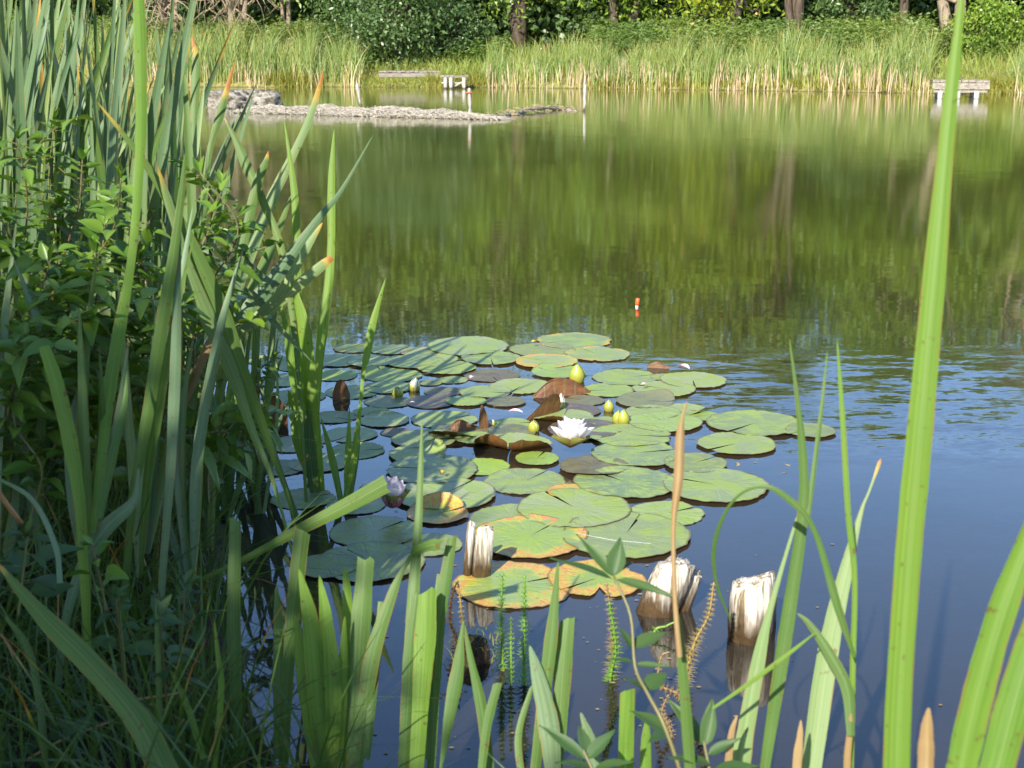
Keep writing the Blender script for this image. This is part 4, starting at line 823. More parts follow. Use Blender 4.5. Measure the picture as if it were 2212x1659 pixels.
# --- right side, close to the lens
shoot('single very tall bright reed leaf crossing the whole picture at the right', [D(p=[(1945, 2100, 40), (1936, 1659, 50), (1958, 1250, 56), (1990, 900, 54), (2022, 553, 46), (2050, 250, 31), (2077, 0, 13), (2085, -90, 3)], Y=.86, dY=.16, fold=.16)], mat='reed_bright')
shoot('two broad bright reed leaves leaning out of the bottom right corner', [D(p=[(2040, 1900, 50), (2078, 1659, 62), (2140, 1400, 60), (2215, 1180, 48), (2330, 900, 10)], Y=.80, dY=.06, fold=.16), D(p=[(2110, 1850, 60), (2155, 1659, 74), (2215, 1430, 70), (2300, 1180, 30)], Y=.76, dY=.05, fold=.16)], mat='reed_bright')
shoot('dry brown pointed leaf tip poking up at the bottom right', [D(p=[(1995, 1850, 30), (2000, 1659, 34), (2002, 1580, 28), (2006, 1528, 6)], Y=.84, dY=.02, mat='reed_dead', fold=.3)])
shoot('pale grey-green reed leaf crossing in front of the jagged right stake', [D(p=[(1590, 1800, 44), (1602, 1640, 42), (1640, 1420, 28), (1668, 1300, 13), (1725, 1106, 5)], Y=1.15, dY=.1, mat='reed_pale')])
shoot('tall dark green three-sided rush shoot right of the jagged stake with narrow tips', [D(p=[(1640, 1760, 18), (1655, 1640, 22), (1700, 1350, 30), (1733, 1120, 24), (1735, 1000, 20), (1722, 860, 10), (1705, 730, 3)], Y=1.18, dY=.1, mat='reed'),
      D(p=[(1745, 1120, 10), (1765, 960, 10), (1777, 860, 8), (1787, 758, 2)], Y=1.24, dY=.05, mat='reed')])
shoot('thin upright leaf with stalk bending beside the pale broad leaf at right', [D(p=[(1838, 1780, 12), (1838, 1659, 13), (1842, 1440, 12), (1846, 1250, 12), (1832, 1106, 13), (1820, 900, 12), (1808, 728, 3)], Y=1.12, dY=.1, mat='reed_bright'),
      D(p=[(1832, 1780, 14), (1830, 1650, 15), (1836, 1580, 13), (1838, 1540, 4)], Y=1.115, dY=.0, mat='reed_dead')])
shoot('broad pale reed leaf running up to a whitish withered tip at right', [D(p=[(1735, 1780, 40), (1755, 1640, 44), (1790, 1400, 46), (1828, 1230, 26), (1860, 1106, 9), (1878, 1060, 5), (1903, 990, 8)], Y=1.14, dY=.12, mat='reed_pale', tb=.93, v=.8)])
shoot('thin reed leaf arching over to the left above the jagged stake', [D(p=[(1846, 1420, 7), (1806, 1300, 17), (1772, 1180, 13), (1745, 1120, 12), (1712, 1085, 15), (1660, 1052, 9), (1608, 1062, 6), (1568, 1105, 7), (1543, 1180, 9), (1548, 1260, 7), (1580, 1345, 3)], Y=1.13, dY=.08, mat='reed')])
shoot('short dark reed leaf bending left from the thin upright stalk', [D(p=[(1838, 1590, 16), (1830, 1490, 26), (1790, 1410, 22), (1748, 1348, 12), (1722, 1325, 4)], Y=1.11, dY=.05, mat='reed')])
shoot('thin yellow-green grass blade slanting below the jagged stake', [D(p=[(1540, 1530, 6), (1620, 1475, 9), (1700, 1415, 9), (1762, 1366, 3)], Y=1.1, dY=.04, mat='reed_bright')])
shoot('tan withered cattail stalk standing in front of the leaning stake', [D(p=[(1498, 1780, 20), (1488, 1620, 25), (1474, 1440, 21), (1464, 1330, 12)], Y=1.085, dY=.02, mat='reed', tip='cut', v=.1), D(p=[(1468, 1420, 12), (1460, 1330, 11), (1456, 1250, 10), (1455, 1130, 10), (1466, 1030, 22), (1469, 950, 20), (1474, 905, 8), (1484, 868, 5)], Y=1.08, dY=.08, mat='reed_dead', fold=.4, v=.3)])
shoot('short brown sheath tips at the foot of the pale leaf, bottom right', [D(p=[(1718, 1760, 20), (1722, 1650, 20), (1728, 1590, 14), (1730, 1555, 3)], Y=1.1, mat='reed_dead'), D(p=[(1566, 1760, 16), (1578, 1600, 15), (1592, 1545, 4)], Y=1.12, mat='reed_dead')])
# --- cut and bent leaves along the bottom
B = lambda *a, **k: D(p=list(a), **k)
shoot('reed leaf cut off square, standing alone at the left of the cut clump', [B((520, 1660, 24), (510, 1500, 26), (505, 1330, 30), (508, 1121, 23), tip='cut', cut=.2)], Y=1.55, dY=.12)
shoot('wide reed leaf cut off slanting, left of the bright leaf fan', [B((612, 1660, 20), (624, 1420, 27), (640, 1260, 33), (653, 1147, 35), tip='cut', cut=.35), B((600, 1640, 18), (604, 1420, 28), (597, 1262, 6))], Y=1.52, dY=.1)
shoot('fan of bright yellow-green iris leaves lit from behind at the bottom', [B((706, 1690, 30), (690, 1520, 46), (672, 1350, 36), (646, 1228, 6), mat='reed_bright'), B((712, 1690, 30), (714, 1500, 44), (704, 1340, 30), (690, 1243, 5), mat='reed_bright', face=.3), B((690, 1690, 26), (665, 1520, 34), (648, 1400, 24), (638, 1328, 4), mat='reed_bright'), B((724, 1690, 24), (736, 1520, 30), (742, 1420, 20), (745, 1330, 4), mat='reed_bright', face=-.4)], Y=1.46, dY=.06)
shoot('rounded narrow lit leaf beside the broad dark cut leaf', [B((748, 1690, 18), (752, 1400, 22), (750, 1290, 20), (746, 1230, 9), mat='reed_bright', tip='cut')], Y=1.5, dY=.08)
shoot('broad dark green reed leaf cut flat at the bottom centre-left', [B((762, 1690, 30), (772, 1480, 42), (780, 1340, 42), (790, 1207, 37), tip='cut', cut=.1, v=.1)], Y=1.47, dY=.1)
shoot('reed leaf snapped over at a sharp kink with its top folded right', [B((768, 1690, 22), (800, 1440, 34), (845, 1290, 22), (868, 1235, 12), (890, 1197, 9), v=.15), D(p=[(889, 1199, 12), (905, 1186, 20), (930, 1178, 24), (952, 1177, 24)], tip='cut', cut=.6, dY=-.03, Y=1.56), B((792, 1640, 16), (812, 1420, 22), (826, 1300, 20), tip='cut')], Y=1.47, dY=.1)
shoot('slender tall reed leaf rising to a fine tip over the striped pads', [B((876, 1690, 20), (884, 1420, 25), (894, 1270, 25), (904, 1120, 17), (909, 1000, 11), (912, 908, 3))], Y=1.44, dY=.2)
shoot('wide fresh reed leaf cut square in front of the bent one', [B((898, 1690, 28), (910, 1500, 40), (918, 1380, 46), (921, 1277, 44), tip='cut', cut=-.2, mat='reed_bright', v=.2), B((870, 1690, 22), (882, 1500, 30), (886, 1400, 26), (900, 1280, 14), v=.1)], Y=1.43, dY=.08)
shoot('slant-cut reed leaf pair left of the slim split stake', [B((930, 1690, 18), (944, 1400, 26), (958, 1280, 26), (976, 1162, 22), tip='cut', cut=-.7, mat='reed', v=.8), B((920, 1640, 14), (936, 1380, 18), (950, 1240, 12), tip='cut', v=.1)], Y=1.46, dY=.1)
shoot('dark reed leaf crossing in front of the rotten stump', [B((1060, 1690, 22), (1040, 1530, 24), (1016, 1420, 14), (1002, 1346, 4)), B((952, 1660, 6), (972, 1540, 26), (988, 1450, 30), (996, 1380, 12), (1001, 1340, 4), v=.7)], Y=1.36, dY=.06)
shoot('short narrow cut reed leaf right of the rotten stump', [B((1036, 1700, 16), (1052, 1570, 20), (1075, 1476, 20), tip='cut', cut=-.3)], Y=1.34, dY=.04)
shoot('big dull blue-green reed leaf at bottom centre', [B((1198, 1700, 30), (1184, 1560, 46), (1162, 1460, 30), (1144, 1394, 5), mat='reed_grey'), B((1130, 1700, 14), (1120, 1590, 16), (1150, 1480, 8), v=.5)], Y=1.36, dY=.05)
shoot('tall reed leaf with fine tip beside a torn square-ended one, bottom centre', [B((1150, 1720, 22), (1168, 1560, 26), (1188, 1400, 30), (1198, 1300, 18), (1206, 1212, 4)), B((1196, 1720, 24), (1210, 1540, 36), (1218, 1420, 36), (1226, 1338, 33), tip='cut', cut=-.5, v=.6)], Y=1.37, dY=.07)
shoot('short lime reed leaf cut off square at the bottom edge', [B((1350, 1760, 30), (1353, 1600, 32), (1356, 1491, 32), tip='cut', cut=-.2, mat='reed_bright')], Y=1.28, dY=.02)
shoot('low bluish leaf tips at the bottom edge, left of the lime cut leaf', [B((1300, 1760, 26), (1280, 1620, 28), (1254, 1538, 5), mat='reed_grey'), B((1396, 1760, 20), (1395, 1620, 22), (1398, 1546, 6), mat='reed_bright')], Y=1.27, dY=.02)
# --- middle left: upright leaves against the pond
shoot('slim lit reed leaf whose pointed top stands free against the pond', [B((742, 1095, 10), (762, 1000, 16), (777, 890, 9), (784, 813, 8), (793, 762, 17), (806, 696, 16), (833, 601, 2), mat='reed_bright')], dY=.15)
shoot('V of two short bright reed leaves beside the slim lit one', [B((738, 1090, 12), (716, 985, 15), (693, 902, 2), mat='reed_bright', v=.7), B((750, 1085, 12), (752, 1000, 17), (755, 879, 2), mat='reed_bright', v=.8), B((756, 1085, 10), (770, 980, 13), (777, 890, 2), mat='reed')], dY=.1)
shoot('pair of upright lit reed leaves in mid-picture, one tall with blunt tip', [B((676, 1010, 12), (688, 800, 18), (700, 690, 22), (714, 560, 17), (716, 390, 15), (722, 279, 3), mat='reed_bright', v=.5), B((670, 1000, 10), (652, 780, 16), (642, 560, 16), (636, 420, 16), (614, 260, 2), mat='reed_bright', v=.2)], dY=.25)
shoot('thick sunlit reed leaf clump rising behind the fallen cut leaf', [B((690, 1060, 16), (660, 920, 26), (632, 780, 25), (606, 652, 3), mat='reed_bright', v=.3), B((694, 1060, 16), (676, 900, 26), (658, 720, 28), (627, 590, 4), mat='reed_bright', v=.6, face=.4), B((686, 1062, 14), (652, 970, 30), (640, 900, 28), (622, 842, 4), mat='reed_bright'), B((680, 1066, 18), (668, 960, 32), (672, 880, 20), (668, 760, 3), mat='reed', v=.1)], dY=.1)
shoot('long reed leaf with burnt orange tip leaning right to the brushwood raft', [B((392, 960, 14), (440, 800, 24), (520, 600, 27), (583, 440, 25), (633, 335, 17), (668, 258, 15), (692, 180, 8), (698, 150, 2), tb=.80, mat='reed_pale', v=.3), B((400, 960, 14), (470, 780, 26), (540, 640, 26), (600, 500, 16), (630, 420, 4), mat='reed')], dY=.45)
shoot('reed leaf slanting left whose tip meets the rubble heap', [B((662, 1085, 8), (640, 760, 10), (610, 550, 16), (570, 440, 17), (533, 360, 22), (508, 300, 14), (484, 253, 2), mat='reed', v=.5, tb=.97)], Y=2.5, dY=.2)
shoot('reed leaf with small curled orange tip over the mid-left water', [B((468, 1090, 10), (480, 800, 14), (505, 620, 20), (530, 500, 23), (558, 390, 20), (574, 350, 12), (580, 326, 2), mat='reed', tb=.90)], Y=2.45, dY=.2)
shoot('reed leaf with orange point in front of the rubble heap', [B((394, 1050, 10), (404, 800, 12), (436, 480, 16), (452, 330, 12), (474, 253, 18), (490, 195, 12), (507, 133, 2), mat='reed', tb=.80)], Y=2.6, dY=.3)
shoot('thin reed leaf with dark brown point at the left edge of open water', [B((404, 1035, 9), (408, 820, 10), (416, 400, 14), (420, 230, 18), (423, 135, 18), (414, 73, 2), mat='reed', tb=.86, v=.8)], Y=2.7, dY=.3)
shoot('grey-green reed leaf crossing diagonally with a long whip tip', [B((446, 1180, 12), (465, 920, 16), (500, 740, 24), (540, 670, 38), (630, 553, 28), (690, 470, 16), (737, 412, 9), (806, 292, 2), mat='reed_grey')], Y=2.25, dY=.3)
shoot('short thick reed leaf snapped off with a torn orange end', [B((452, 1190, 10), (462, 920, 14), (500, 745, 20), (560, 690, 26), (630, 628, 24), (690, 578, 22), (717, 556, 14), mat='reed_pale', tb=.90, tip='cut', cut=.3), B((456, 1190, 10), (470, 920, 11), (505, 740, 12), (600, 640, 20), (660, 540, 18), (697, 480, 4), mat='reed_pale', tb=.95)], Y=2.2, dY=.15)
shoot('fallen reed leaf lying across the others with a cut right end', [B((410, 1262, 8), (520, 1212, 14), (640, 1148, 22), (740, 1096, 34), (836, 1044, 41), mat='reed', tip='cut', cut=.2, v=.3)], Y=1.75, dY=-.02)
# --- big leaves on the left
shoot('broad reed leaf sweeping diagonally down right through the left bank', [B((672, 1345, 5), (648, 1200, 6), (626, 1090, 8), (600, 1010, 11), (560, 900, 20), (510, 770, 34), (470, 660, 40), (420, 545, 33), (350, 410, 20), (287, 317, 13), (210, 220, 2), mat='reed', tb=.97, v=.6), B((664, 1340, 5), (630, 1190, 6), (590, 1040, 9), (545, 930, 18), (500, 800, 30), (450, 690, 36), (400, 560, 24), (365, 440, 18), (340, 358, 3), mat='reed_pale', tb=.96)], Y=2.0, dY=-.12)
shoot('long straight reed leaf rising out of the top of the picture at left', [B((200, 1150, 14), (222, 970, 22), (240, 820, 28), (262, 690, 27), (285, 553, 18), (300, 380, 20), (305, 250, 24), (303, 100, 27), (298, -60, 20), mat='reed_bright', v=.2)], Y=1.56, dY=.45)
shoot('upright reed leaf pair in the middle of the left bank', [B((262, 1400, 14), (276, 1200, 16), (288, 1070, 19), (300, 1000, 22), (322, 880, 27), (350, 700, 28), (374, 553, 22), (392, 420, 14), (400, 330, 3), mat='reed', v=.9), B((340, 1400, 14), (354, 1200, 16), (366, 1050, 19), (374, 900, 23), (379, 780, 23), (384, 600, 14), (390, 480, 3), mat='reed_grey', v=.2)], Y=1.62, dY=.1)
shoot('blunt-cut yellowish reed leaf in the shade at far left', [B((190, 1400, 16), (180, 1220, 20), (172, 1090, 24), (150, 950, 30), (122, 830, 32), (95, 748, 22), mat='reed_bright', tip='cut', v=.1)], Y=1.5, dY=.1)
shoot('pointed reed leaf standing in the left shade', [B((186, 1420, 16), (186, 1200, 22), (184, 1080, 24), (182, 950, 22), (176, 800, 16), (171, 660, 3), mat='reed'), B((215, 1120, 14), (240, 1000, 18), (268, 880, 12), (275, 800, 3))], Y=1.53, dY=.1)
shoot('shaded reed leaves under the diagonal one at lower left', [B((440, 1120, 24), (440, 1000, 28), (433, 880, 24), (412, 768, 3), v=.1), B((470, 1120, 14), (450, 1000, 18), (400, 900, 20), (350, 990, 10)), B((310, 1060, 12), (345, 960, 24), (410, 850, 24), (462, 770, 16), (480, 740, 5))], dY=.1)
shoot('brown and black striped dead reed leaf among the left stems', [B((330, 1300, 9), (350, 1060, 12), (388, 900, 16), (415, 830, 20), (446, 755, 18), (470, 700, 8), mat='reed_dead')], Y=2.0, dY=.1)
shoot('slim stems crossing the blue-lit pads at centre left', [B((480, 1110, 8), (500, 960, 12), (520, 860, 14), (505, 760, 3)), B((570, 1110, 8), (590, 980, 9), (600, 870, 7), (596, 760, 2), mat='reed_pale'), B((560, 1110, 14), (545, 1010, 18), (528, 900, 14), (520, 820, 3)), B((640, 1120, 16), (600, 1000, 10), (575, 900, 10), (560, 800, 3))], dY=.15)
shoot('broad green-brown leaf lying slanting over the dark lower left grass', [B((370, 1700, 60), (300, 1560, 56), (200, 1440, 48), (100, 1340, 40), (30, 1260, 18), (-10, 1210, 4), mat='reed', tb=.9, v=.1)], Y=1.15, dY=.1)
shoot('thin curved grey leaf in the dark lower left corner', [B((100, 1680, 14), (86, 1520, 16), (60, 1400, 14), (10, 1330, 8)), B((130, 1260, 12), (120, 1180, 12), (70, 1080, 10), (-10, 1030, 6), mat='reed_grey')], Y=1.3, dY=.1)
shoot('bent grey-blue leaf sloping from the left stems into the grass', [B((122, 1520, 14), (140, 1350, 18), (180, 1220, 26), (230, 1140, 34), (290, 1080, 20), (300, 1010, 5), mat='reed_grey')], Y=1.5, dY=.1)
shoot('bright upright grass-like leaves at the bottom left', [B((460, 1690, 12), (478, 1500, 14), (470, 1410, 10), (463, 1340, 2), mat='reed_bright'), B((440, 1640, 12), (410, 1540, 14), (380, 1470, 10), (363, 1442, 2), mat='reed_bright'), B((340, 1690, 14), (344, 1500, 14), (340, 1380, 10), (336, 1300, 2), mat='reed', v=.5)], Y=1.3, dY=.05)
# --- dense upright stand filling the upper left: shoots nothing tells apart
for i in range(68):
    bx = rng.uniform(-150, 395) if i % 3 else rng.uniform(-100, 250); Yb = rng.uniform(2.25, 3.6); p0 = P(bx, 1000, Yb); p0[2] = max(0, float(gz(p0[0], Yb))); Yv = Yb
    dx = p0[0]; root = empty('cattail_plant', p0, 'tall upright grey-green cattail in the dense stand at the upper left', 'reed plant', 'dense cattail stand at the upper left')
    for j in range(rng.integers(3, 6)):
        top = rng.uniform(-200, 300) if bx < 290 else rng.uniform(20, 330); tx = bx + rng.normal(18, 95); zt = P(tx, top, Yv); H = zt[2] - p0[2]
        n = 16; t = np.linspace(0, 1, n); lean = np.array([zt[0] - p0[0], rng.normal(0, .12)]); sway = rng.normal(0, .03)
        c = np.c_[p0[0] + lean[0] * t ** 1.4 + sway * np.sin(t * 3.14) + (j - 2) * .008, p0[1] + lean[1] * t ** 1.5, p0[2] - .02 + (H + .02) * t]
        fa = rng.normal(0, .85); wd = rng.uniform(.011, .022) * np.interp(t, [0, .3, .7, .92, 1], [.55, .9, 1, .55, .06]); b = MB()
        tw_ = fa + rng.normal(0, .5) * t; sd = np.c_[np.cos(tw_), np.sin(tw_), 0 * t]; no = np.c_[np.sin(tw_), -np.cos(tw_), 0 * t]
        V = np.stack([c + sd * (wd * q)[:, None] * .5 + no * (wd * .12 * (q * q - .5))[:, None] for q in (-1, -.4, .4, 1)], 1)
        if rng.random() < .10:                 # snapped leaf: top hangs over
            kx = int(n * rng.uniform(.6, .8)); piv = c[kx]; an = rng.choice([-1, 1]) * rng.uniform(1.9, 2.7); ca, sa = math.cos(an), math.sin(an)
            q = V[kx + 1:] - piv; V[kx + 1:] = piv + np.stack([q[..., 0] * ca + q[..., 2] * sa, q[..., 1], -q[..., 0] * sa + q[..., 2] * ca], -1)
        b.add(V.reshape(-1, 3), gridf(n, 4), t=np.repeat(t, 4), s=np.tile([0, .3, .7, 1], n), v=rng.random(), tb=.93 if rng.random() < .08 else 1.3)
        b.build('leaf_blade', M[['reed_grey', 'reed_grey', 'reed', 'reed_pale'][rng.integers(4)]], root, off=p0)
for i in range(20):                            # slim shoots thickening the foot of the left stand, in shade
    bx, by = rng.uniform(385, 575), rng.uniform(985, 1130); p0 = ground_hit(bx, by); tops = [(bx + rng.normal(0, 40) + 10, by - rng.uniform(120, 420)) for _ in range(rng.integers(2, 4))]
    shoot('slim shaded reed shoot crowding the foot of the left stand', [B((bx, by, 8), (bx + (tx - bx) * .3, by + (ty - by) * .4, rng.uniform(10, 17)), (bx + (tx - bx) * .65, by + (ty - by) * .75, rng.uniform(8, 13)), (tx, ty, 2), face=rng.normal(0, .5), v=rng.random() * .6, mat=['reed', 'reed', 'reed_grey', 'reed_bright'][rng.integers(4)]) for tx, ty in tops], dY=rng.uniform(0, .15), group='slim shaded reed shoots at the foot of the left stand')
for i in range(10):                            # broad leaves standing in front of the nightshade
    bx, by = rng.uniform(-40, 430), rng.uniform(1180, 1330); Yb = rng.uniform(1.62, 1.8); bl = []
    for j in range(rng.integers(2, 4)):
        ty = rng.uniform(430, 860); tx = bx + rng.normal(45, 75); bo = rng.normal(0, 18); bl.append(B((bx, by, 11), (bx + (tx - bx) * .25 + bo, by + (ty - by) * .35, rng.uniform(17, 25)), (bx + (tx - bx) * .65 + bo, by + (ty - by) * .72, rng.uniform(14, 23)), (tx, ty, 2), face=rng.normal(0, .6), v=rng.random(), mat=['reed', 'reed_grey', 'reed_grey', 'reed_pale'][rng.integers(4)]))
    shoot('upright reed shoot standing in front of the nightshade tangle', bl, Y=Yb, dY=rng.uniform(0, .2), group='reed shoots in front of the nightshade')
# --- leafy herbs
def leaf_geo(mb, p0, d, up, L, Wd, v, droop=.25, heart=False):
    d = nrm(np.asarray(d, float)); b = nrm(np.cross(up, d)); n_ = np.cross(d, b); n = 9; t = np.linspace(0, 1, n)
    wv = (np.sin(np.pi * t ** (.62 if not heart else .5)) ** .85) * Wd * .5; wv = wv * (1 + .05 * np.sin(t * 40)); wv[0] = Wd * .03; wv[-1] = 0
    c = p0 + d * (L * t)[:, None] - np.array([0, 0, 1]) * (droop * L * t ** 2)[:, None]; cols = np.array([-1, -.5, 0, .5, 1])
    V = np.stack([c + b * (wv * q)[:, None] + n_ * (wv * .38 * abs(q) + .03 * L * math.sin(q * 3) * t)[:, None] for q in cols], 1)
    mb.add(V.reshape(-1, 3), gridf(n, 5), t=np.repeat(t, 5), s=np.tile((cols + 1) / 2, n), v=v)
def herb(label, pts, Y0, Y1, leafpx, step=30, mat='herb', name='nightshade_plant', group='leafy plants on the bank', side=2, start=.1, wr=.5, pend=.35, branch=0):
    P_ = np.array([P(x, y, Y0 + (Y1 - Y0) * i / (len(pts) - 1)) for i, (x, y) in enumerate(pts)]); n = 30; pth = smooth_path(P_, n); s_ = pxm(pth[15]); r0 = P_[0]
    root = empty(name, r0, label, 'leafy plant', group); st, fo = MB(), MB(); tube(st, pth - r0, np.linspace(3.2, 1.4, n) * s_, 6, v=rng.random())
    seg = np.r_[0, np.cumsum(np.linalg.norm(np.diff(pth, axis=0), axis=1))]; L_ = seg[-1]; k = max(3, int(L_ / (step * s_))); yaw = rng.uniform(0, 6)
    for i in range(k):
        u = start + (1 - start) * (i + 1) / k; q = min(int(u * (n - 1)), n - 2); c = pth[q]; T_ = nrm(pth[q + 1] - pth[q]); A = nrm(np.cross(T_, [0.2, 1, .1])); Bv = np.cross(T_, A)
        for j in range(side):
            a = yaw + i * 1.57 + j * 2 * math.pi / side + rng.normal(0, .3); d = A * math.cos(a) + Bv * math.sin(a) + T_ * rng.uniform(.1, .6); d = nrm(d)
            L = leafpx * s_ * rng.uniform(.5, 1.3) * (1 - .45 * max(0, u - .6) / .4); pet = .25 * L; e = c + d * pet
            tube(st, np.array([c, (c + e) / 2, e]) - r0, 1.1 * s_, 4, v=.9); leaf_geo(fo, e - r0, d, np.array([0, 0, 1]) + rng.normal(0, .35, 3), L, L * wr * rng.uniform(.85, 1.15), rng.random(), rng.uniform(.05, pend * 1.6))
    for b_ in range(branch):                   # side shoots
        i0 = rng.integers(8, n - 3); c0 = pth[i0]; ay = rng.uniform(0, 6.28); Lb = leafpx * s_ * rng.uniform(1.2, 2.6); e0 = c0 + np.array([math.cos(ay), math.sin(ay) * .7, rng.uniform(.1, .8)]) * Lb
        bp = smooth_path([c0, (c0 + e0) / 2 + np.array([0, 0, .12 * Lb]), e0], 7); tube(st, bp - r0, np.linspace(1.8, 1, 7) * s_, 5, v=.9)
        for j in range(2, 7):
            for sg in (-1, 1):
                d = nrm(bp[j] - bp[j - 1]); d = nrm(d * .5 + sg * nrm(np.cross(d, [0, 0, 1])) + rng.normal(0, .3, 3)); L = leafpx * s_ * rng.uniform(.5, .95); leaf_geo(fo, bp[j] - r0, d, np.array([0, 0, 1]) + rng.normal(0, .4, 3), L, L * wr, rng.random(), rng.uniform(.05, .5))
    for j in range(3):
        d = nrm(pth[-1] - pth[-3] + rng.normal(0, .006, 3)); leaf_geo(fo, pth[-1] - r0, d + rng.normal(0, .35, 3), np.array([0, -.3, 1]), leafpx * s_ * .6, leafpx * s_ * .24, rng.random(), .1)
    st.build('stem', M['stem'], root); fo.build('foliage', M[mat], root); return root
g1 = 'tangled nightshade plants on the left bank'
for lab, top, base, Yb, lp in [
    ('nightshade shoot at the left edge, topmost leaves against the grey reeds', (40, 300), (10, 1000), 1.95, 52), ('bright nightshade shoot rising to a fresh twin-leaved tip, upper left', (118, 262), (60, 1000), 2.0, 50),
    ('sunlit nightshade shoot in front of the densest cattails', (178, 345), (110, 1000), 1.95, 50), ('nightshade shoot leaning right below the long straight reed leaf', (262, 385), (160, 1000), 1.9, 52),
    ('nightshade shoot with an upright leaf pair beside the sweeping broad leaf', (432, 372), (380, 1010), 2.05, 50), ('nightshade shoot trailing right over open water, middle left', (480, 395), (350, 1000), 2.1, 44),
    ('low sunlit nightshade shoot below the grey bent reed leaf', (330, 455), (250, 1000), 1.9, 50), ('dark nightshade shoot on the left edge in half shade', (20, 480), (-30, 1040), 1.75, 60),
    ('nightshade shoot with broad dark leaves, left and mid height', (110, 560), (40, 1060), 1.72, 64), ('half-shaded nightshade shoot left of the long straight leaf', (205, 545), (150, 1060), 1.75, 58),
    ('nightshade shoot with hanging heart-shaped leaves between the straight leaves', (300, 560), (250, 1060), 1.8, 66), ('nightshade shoot with light-catching leaves right of the upright pair', (425, 545), (390, 1060), 1.95, 48),
    ('shaded nightshade shoot at the left with purple-tinged stem', (50, 680), (20, 1120), 1.65, 62), ('deep-shade nightshade shoot beside the blunt-cut leaf', (185, 715), (150, 1120), 1.66, 60),
    ('yellow-green nightshade shoot glowing in the left shade', (85, 735), (60, 1140), 1.6, 60), ('dark nightshade shoot under the upright leaf pair', (330, 700), (300, 1120), 1.8, 56),
    ('small nightshade sprig in front of the back-left lily pads', (590, 775), (560, 1000), 2.35, 30), ('small nightshade sprig with two pointed leaves over the shaded stems', (505, 860), (450, 1090), 1.95, 46),
    ('trailing nightshade sprig over the shaded blue water', (545, 960), (380, 940), 1.9, 54)]:
    q = lambda k, j: (base[0] + (top[0] - base[0]) * k + rng.normal(0, j), base[1] + (top[1] - base[1]) * k + rng.normal(0, 10)); Yb += .14; herb(lab, [base, q(.3, 30), q(.55, 42), q(.8, 26), top], Yb, Yb + rng.normal(.02, .08), lp * 1.3, step=23, group=g1, wr=.46, side=2, branch=4)
for lab, top, base, Yb, lp, mt in [('broad-leaved plant low in the dark at the left edge', (60, 1160), (40, 1330), 1.35, 100, 'herb_blue'), ('dock-like plant with big dull leaves in the dark lower left', (345, 1330), (360, 1520), 1.35, 95, 'herb_blue'),
    ('low bluish-leaved plant beside the fallen reed leaf, lower left', (400, 1260), (390, 1420), 1.45, 70, 'herb_blue'), ('small yellowish plant in the lower left shadow', (200, 1175), (230, 1320), 1.45, 60, 'herb'), ('dark low leafy plant at the bottom left', (250, 1290), (270, 1480), 1.4, 70, 'herb_blue')]:
    herb(lab, [base, ((top[0] + base[0]) / 2, (top[1] + base[1]) / 2), top], Yb, Yb, lp, step=34, mat=mt, name='leafy_plant', group='low leafy plants in the bank shade')
low = MB(); n = 420; x = rng.uniform(-1.3, -.28, n); y = rng.uniform(1.05, 2.6, n); kk = pond_d(x, y) > .02; x, y = x[kk], y[kk]
for xx, yy in zip(x, y):
    a = rng.uniform(0, 6.28); L = rng.uniform(.02, .055); leaf_geo(low, np.array([xx, yy, float(gz(xx, yy)) + rng.uniform(.01, .13)]), (math.cos(a), math.sin(a), rng.uniform(-.2, .5)), np.array([0, 0, 1.0]) + rng.normal(0, .3, 3), L, L * rng.uniform(.5, .8), rng.random(), .3)
tag(low.build('ground_cover', M['herb_blue']), 'dark ivy-like ground cover under the reeds on the near bank', 'ground cover', kind='stuff')
# foreground willowherb sprig at bottom centre, leaves placed one by one
def sprig(label, stem, leaves, Y0, Y1):
    r0 = P(stem[0][0], stem[0][1], Y0); root = empty('balsam_sprig', r0, label, 'leafy plant', 'leafy sprigs at the bottom edge'); st, fo = MB(), MB()
    pth = smooth_path(np.array([P(x, y, Y0 + (Y1 - Y0) * i / (len(stem) - 1)) for i, (x, y) in enumerate(stem)]), 26); s_ = pxm(pth[12]); tube(st, pth - r0, np.linspace(5, 3, 26) * s_, 7, v=.2)
    for (x0, y0, x1, y1, w_, tn) in leaves:
        q = int(np.argmin(np.hypot(*(np.array([[(p_[0]) / pxm(p_) + CX, 0] for p_ in pth]).T[0:1] - x0), *[np.zeros(26)]) + 0 * 1)) if False else None
        Yl = Y0 + (Y1 - Y0) * np.clip((stem[0][1] - y0) / (stem[0][1] - stem[-1][1]), 0, 1); a = P(x0, y0, Yl); b = P(x1, y1, Yl + tn); d = b - a; L = np.linalg.norm(d)
        leaf_geo(fo, a - r0, d, np.array([0, -.5, 1.0]), L, w_ * .68 * pxm(a), rng.random(), .06)
    st.build('stem', M['stem'], root); fo.build('foliage', M['herb_blue'], root)
sprig('leafy sprig with paired dull green leaves rising before the orange-edged pads', [(1500, 1760), (1440, 1580), (1400, 1500), (1372, 1440), (1362, 1330), (1326, 1246)],
      [(1326, 1246, 1245, 1146, 42, .03), (1326, 1244, 1340, 1155, 60, .02), (1322, 1250, 1186, 1196, 34, -.04), (1332, 1252, 1462, 1284, 36, -.03), (1324, 1240, 1368, 1210, 20, .03), (1366, 1400, 1335, 1350, 26, 0), (1366, 1400, 1440, 1360, 50, .03), (1368, 1430, 1310, 1420, 20, -.02), (1372, 1436, 1450, 1436, 22, 0), (1392, 1490, 1345, 1460, 30, -.02), (1396, 1490, 1440, 1450, 60, .02), (1440, 1580, 1360, 1530, 50, 0), (1444, 1580, 1400, 1600, 44, -.03)], 1.12, 1.24)
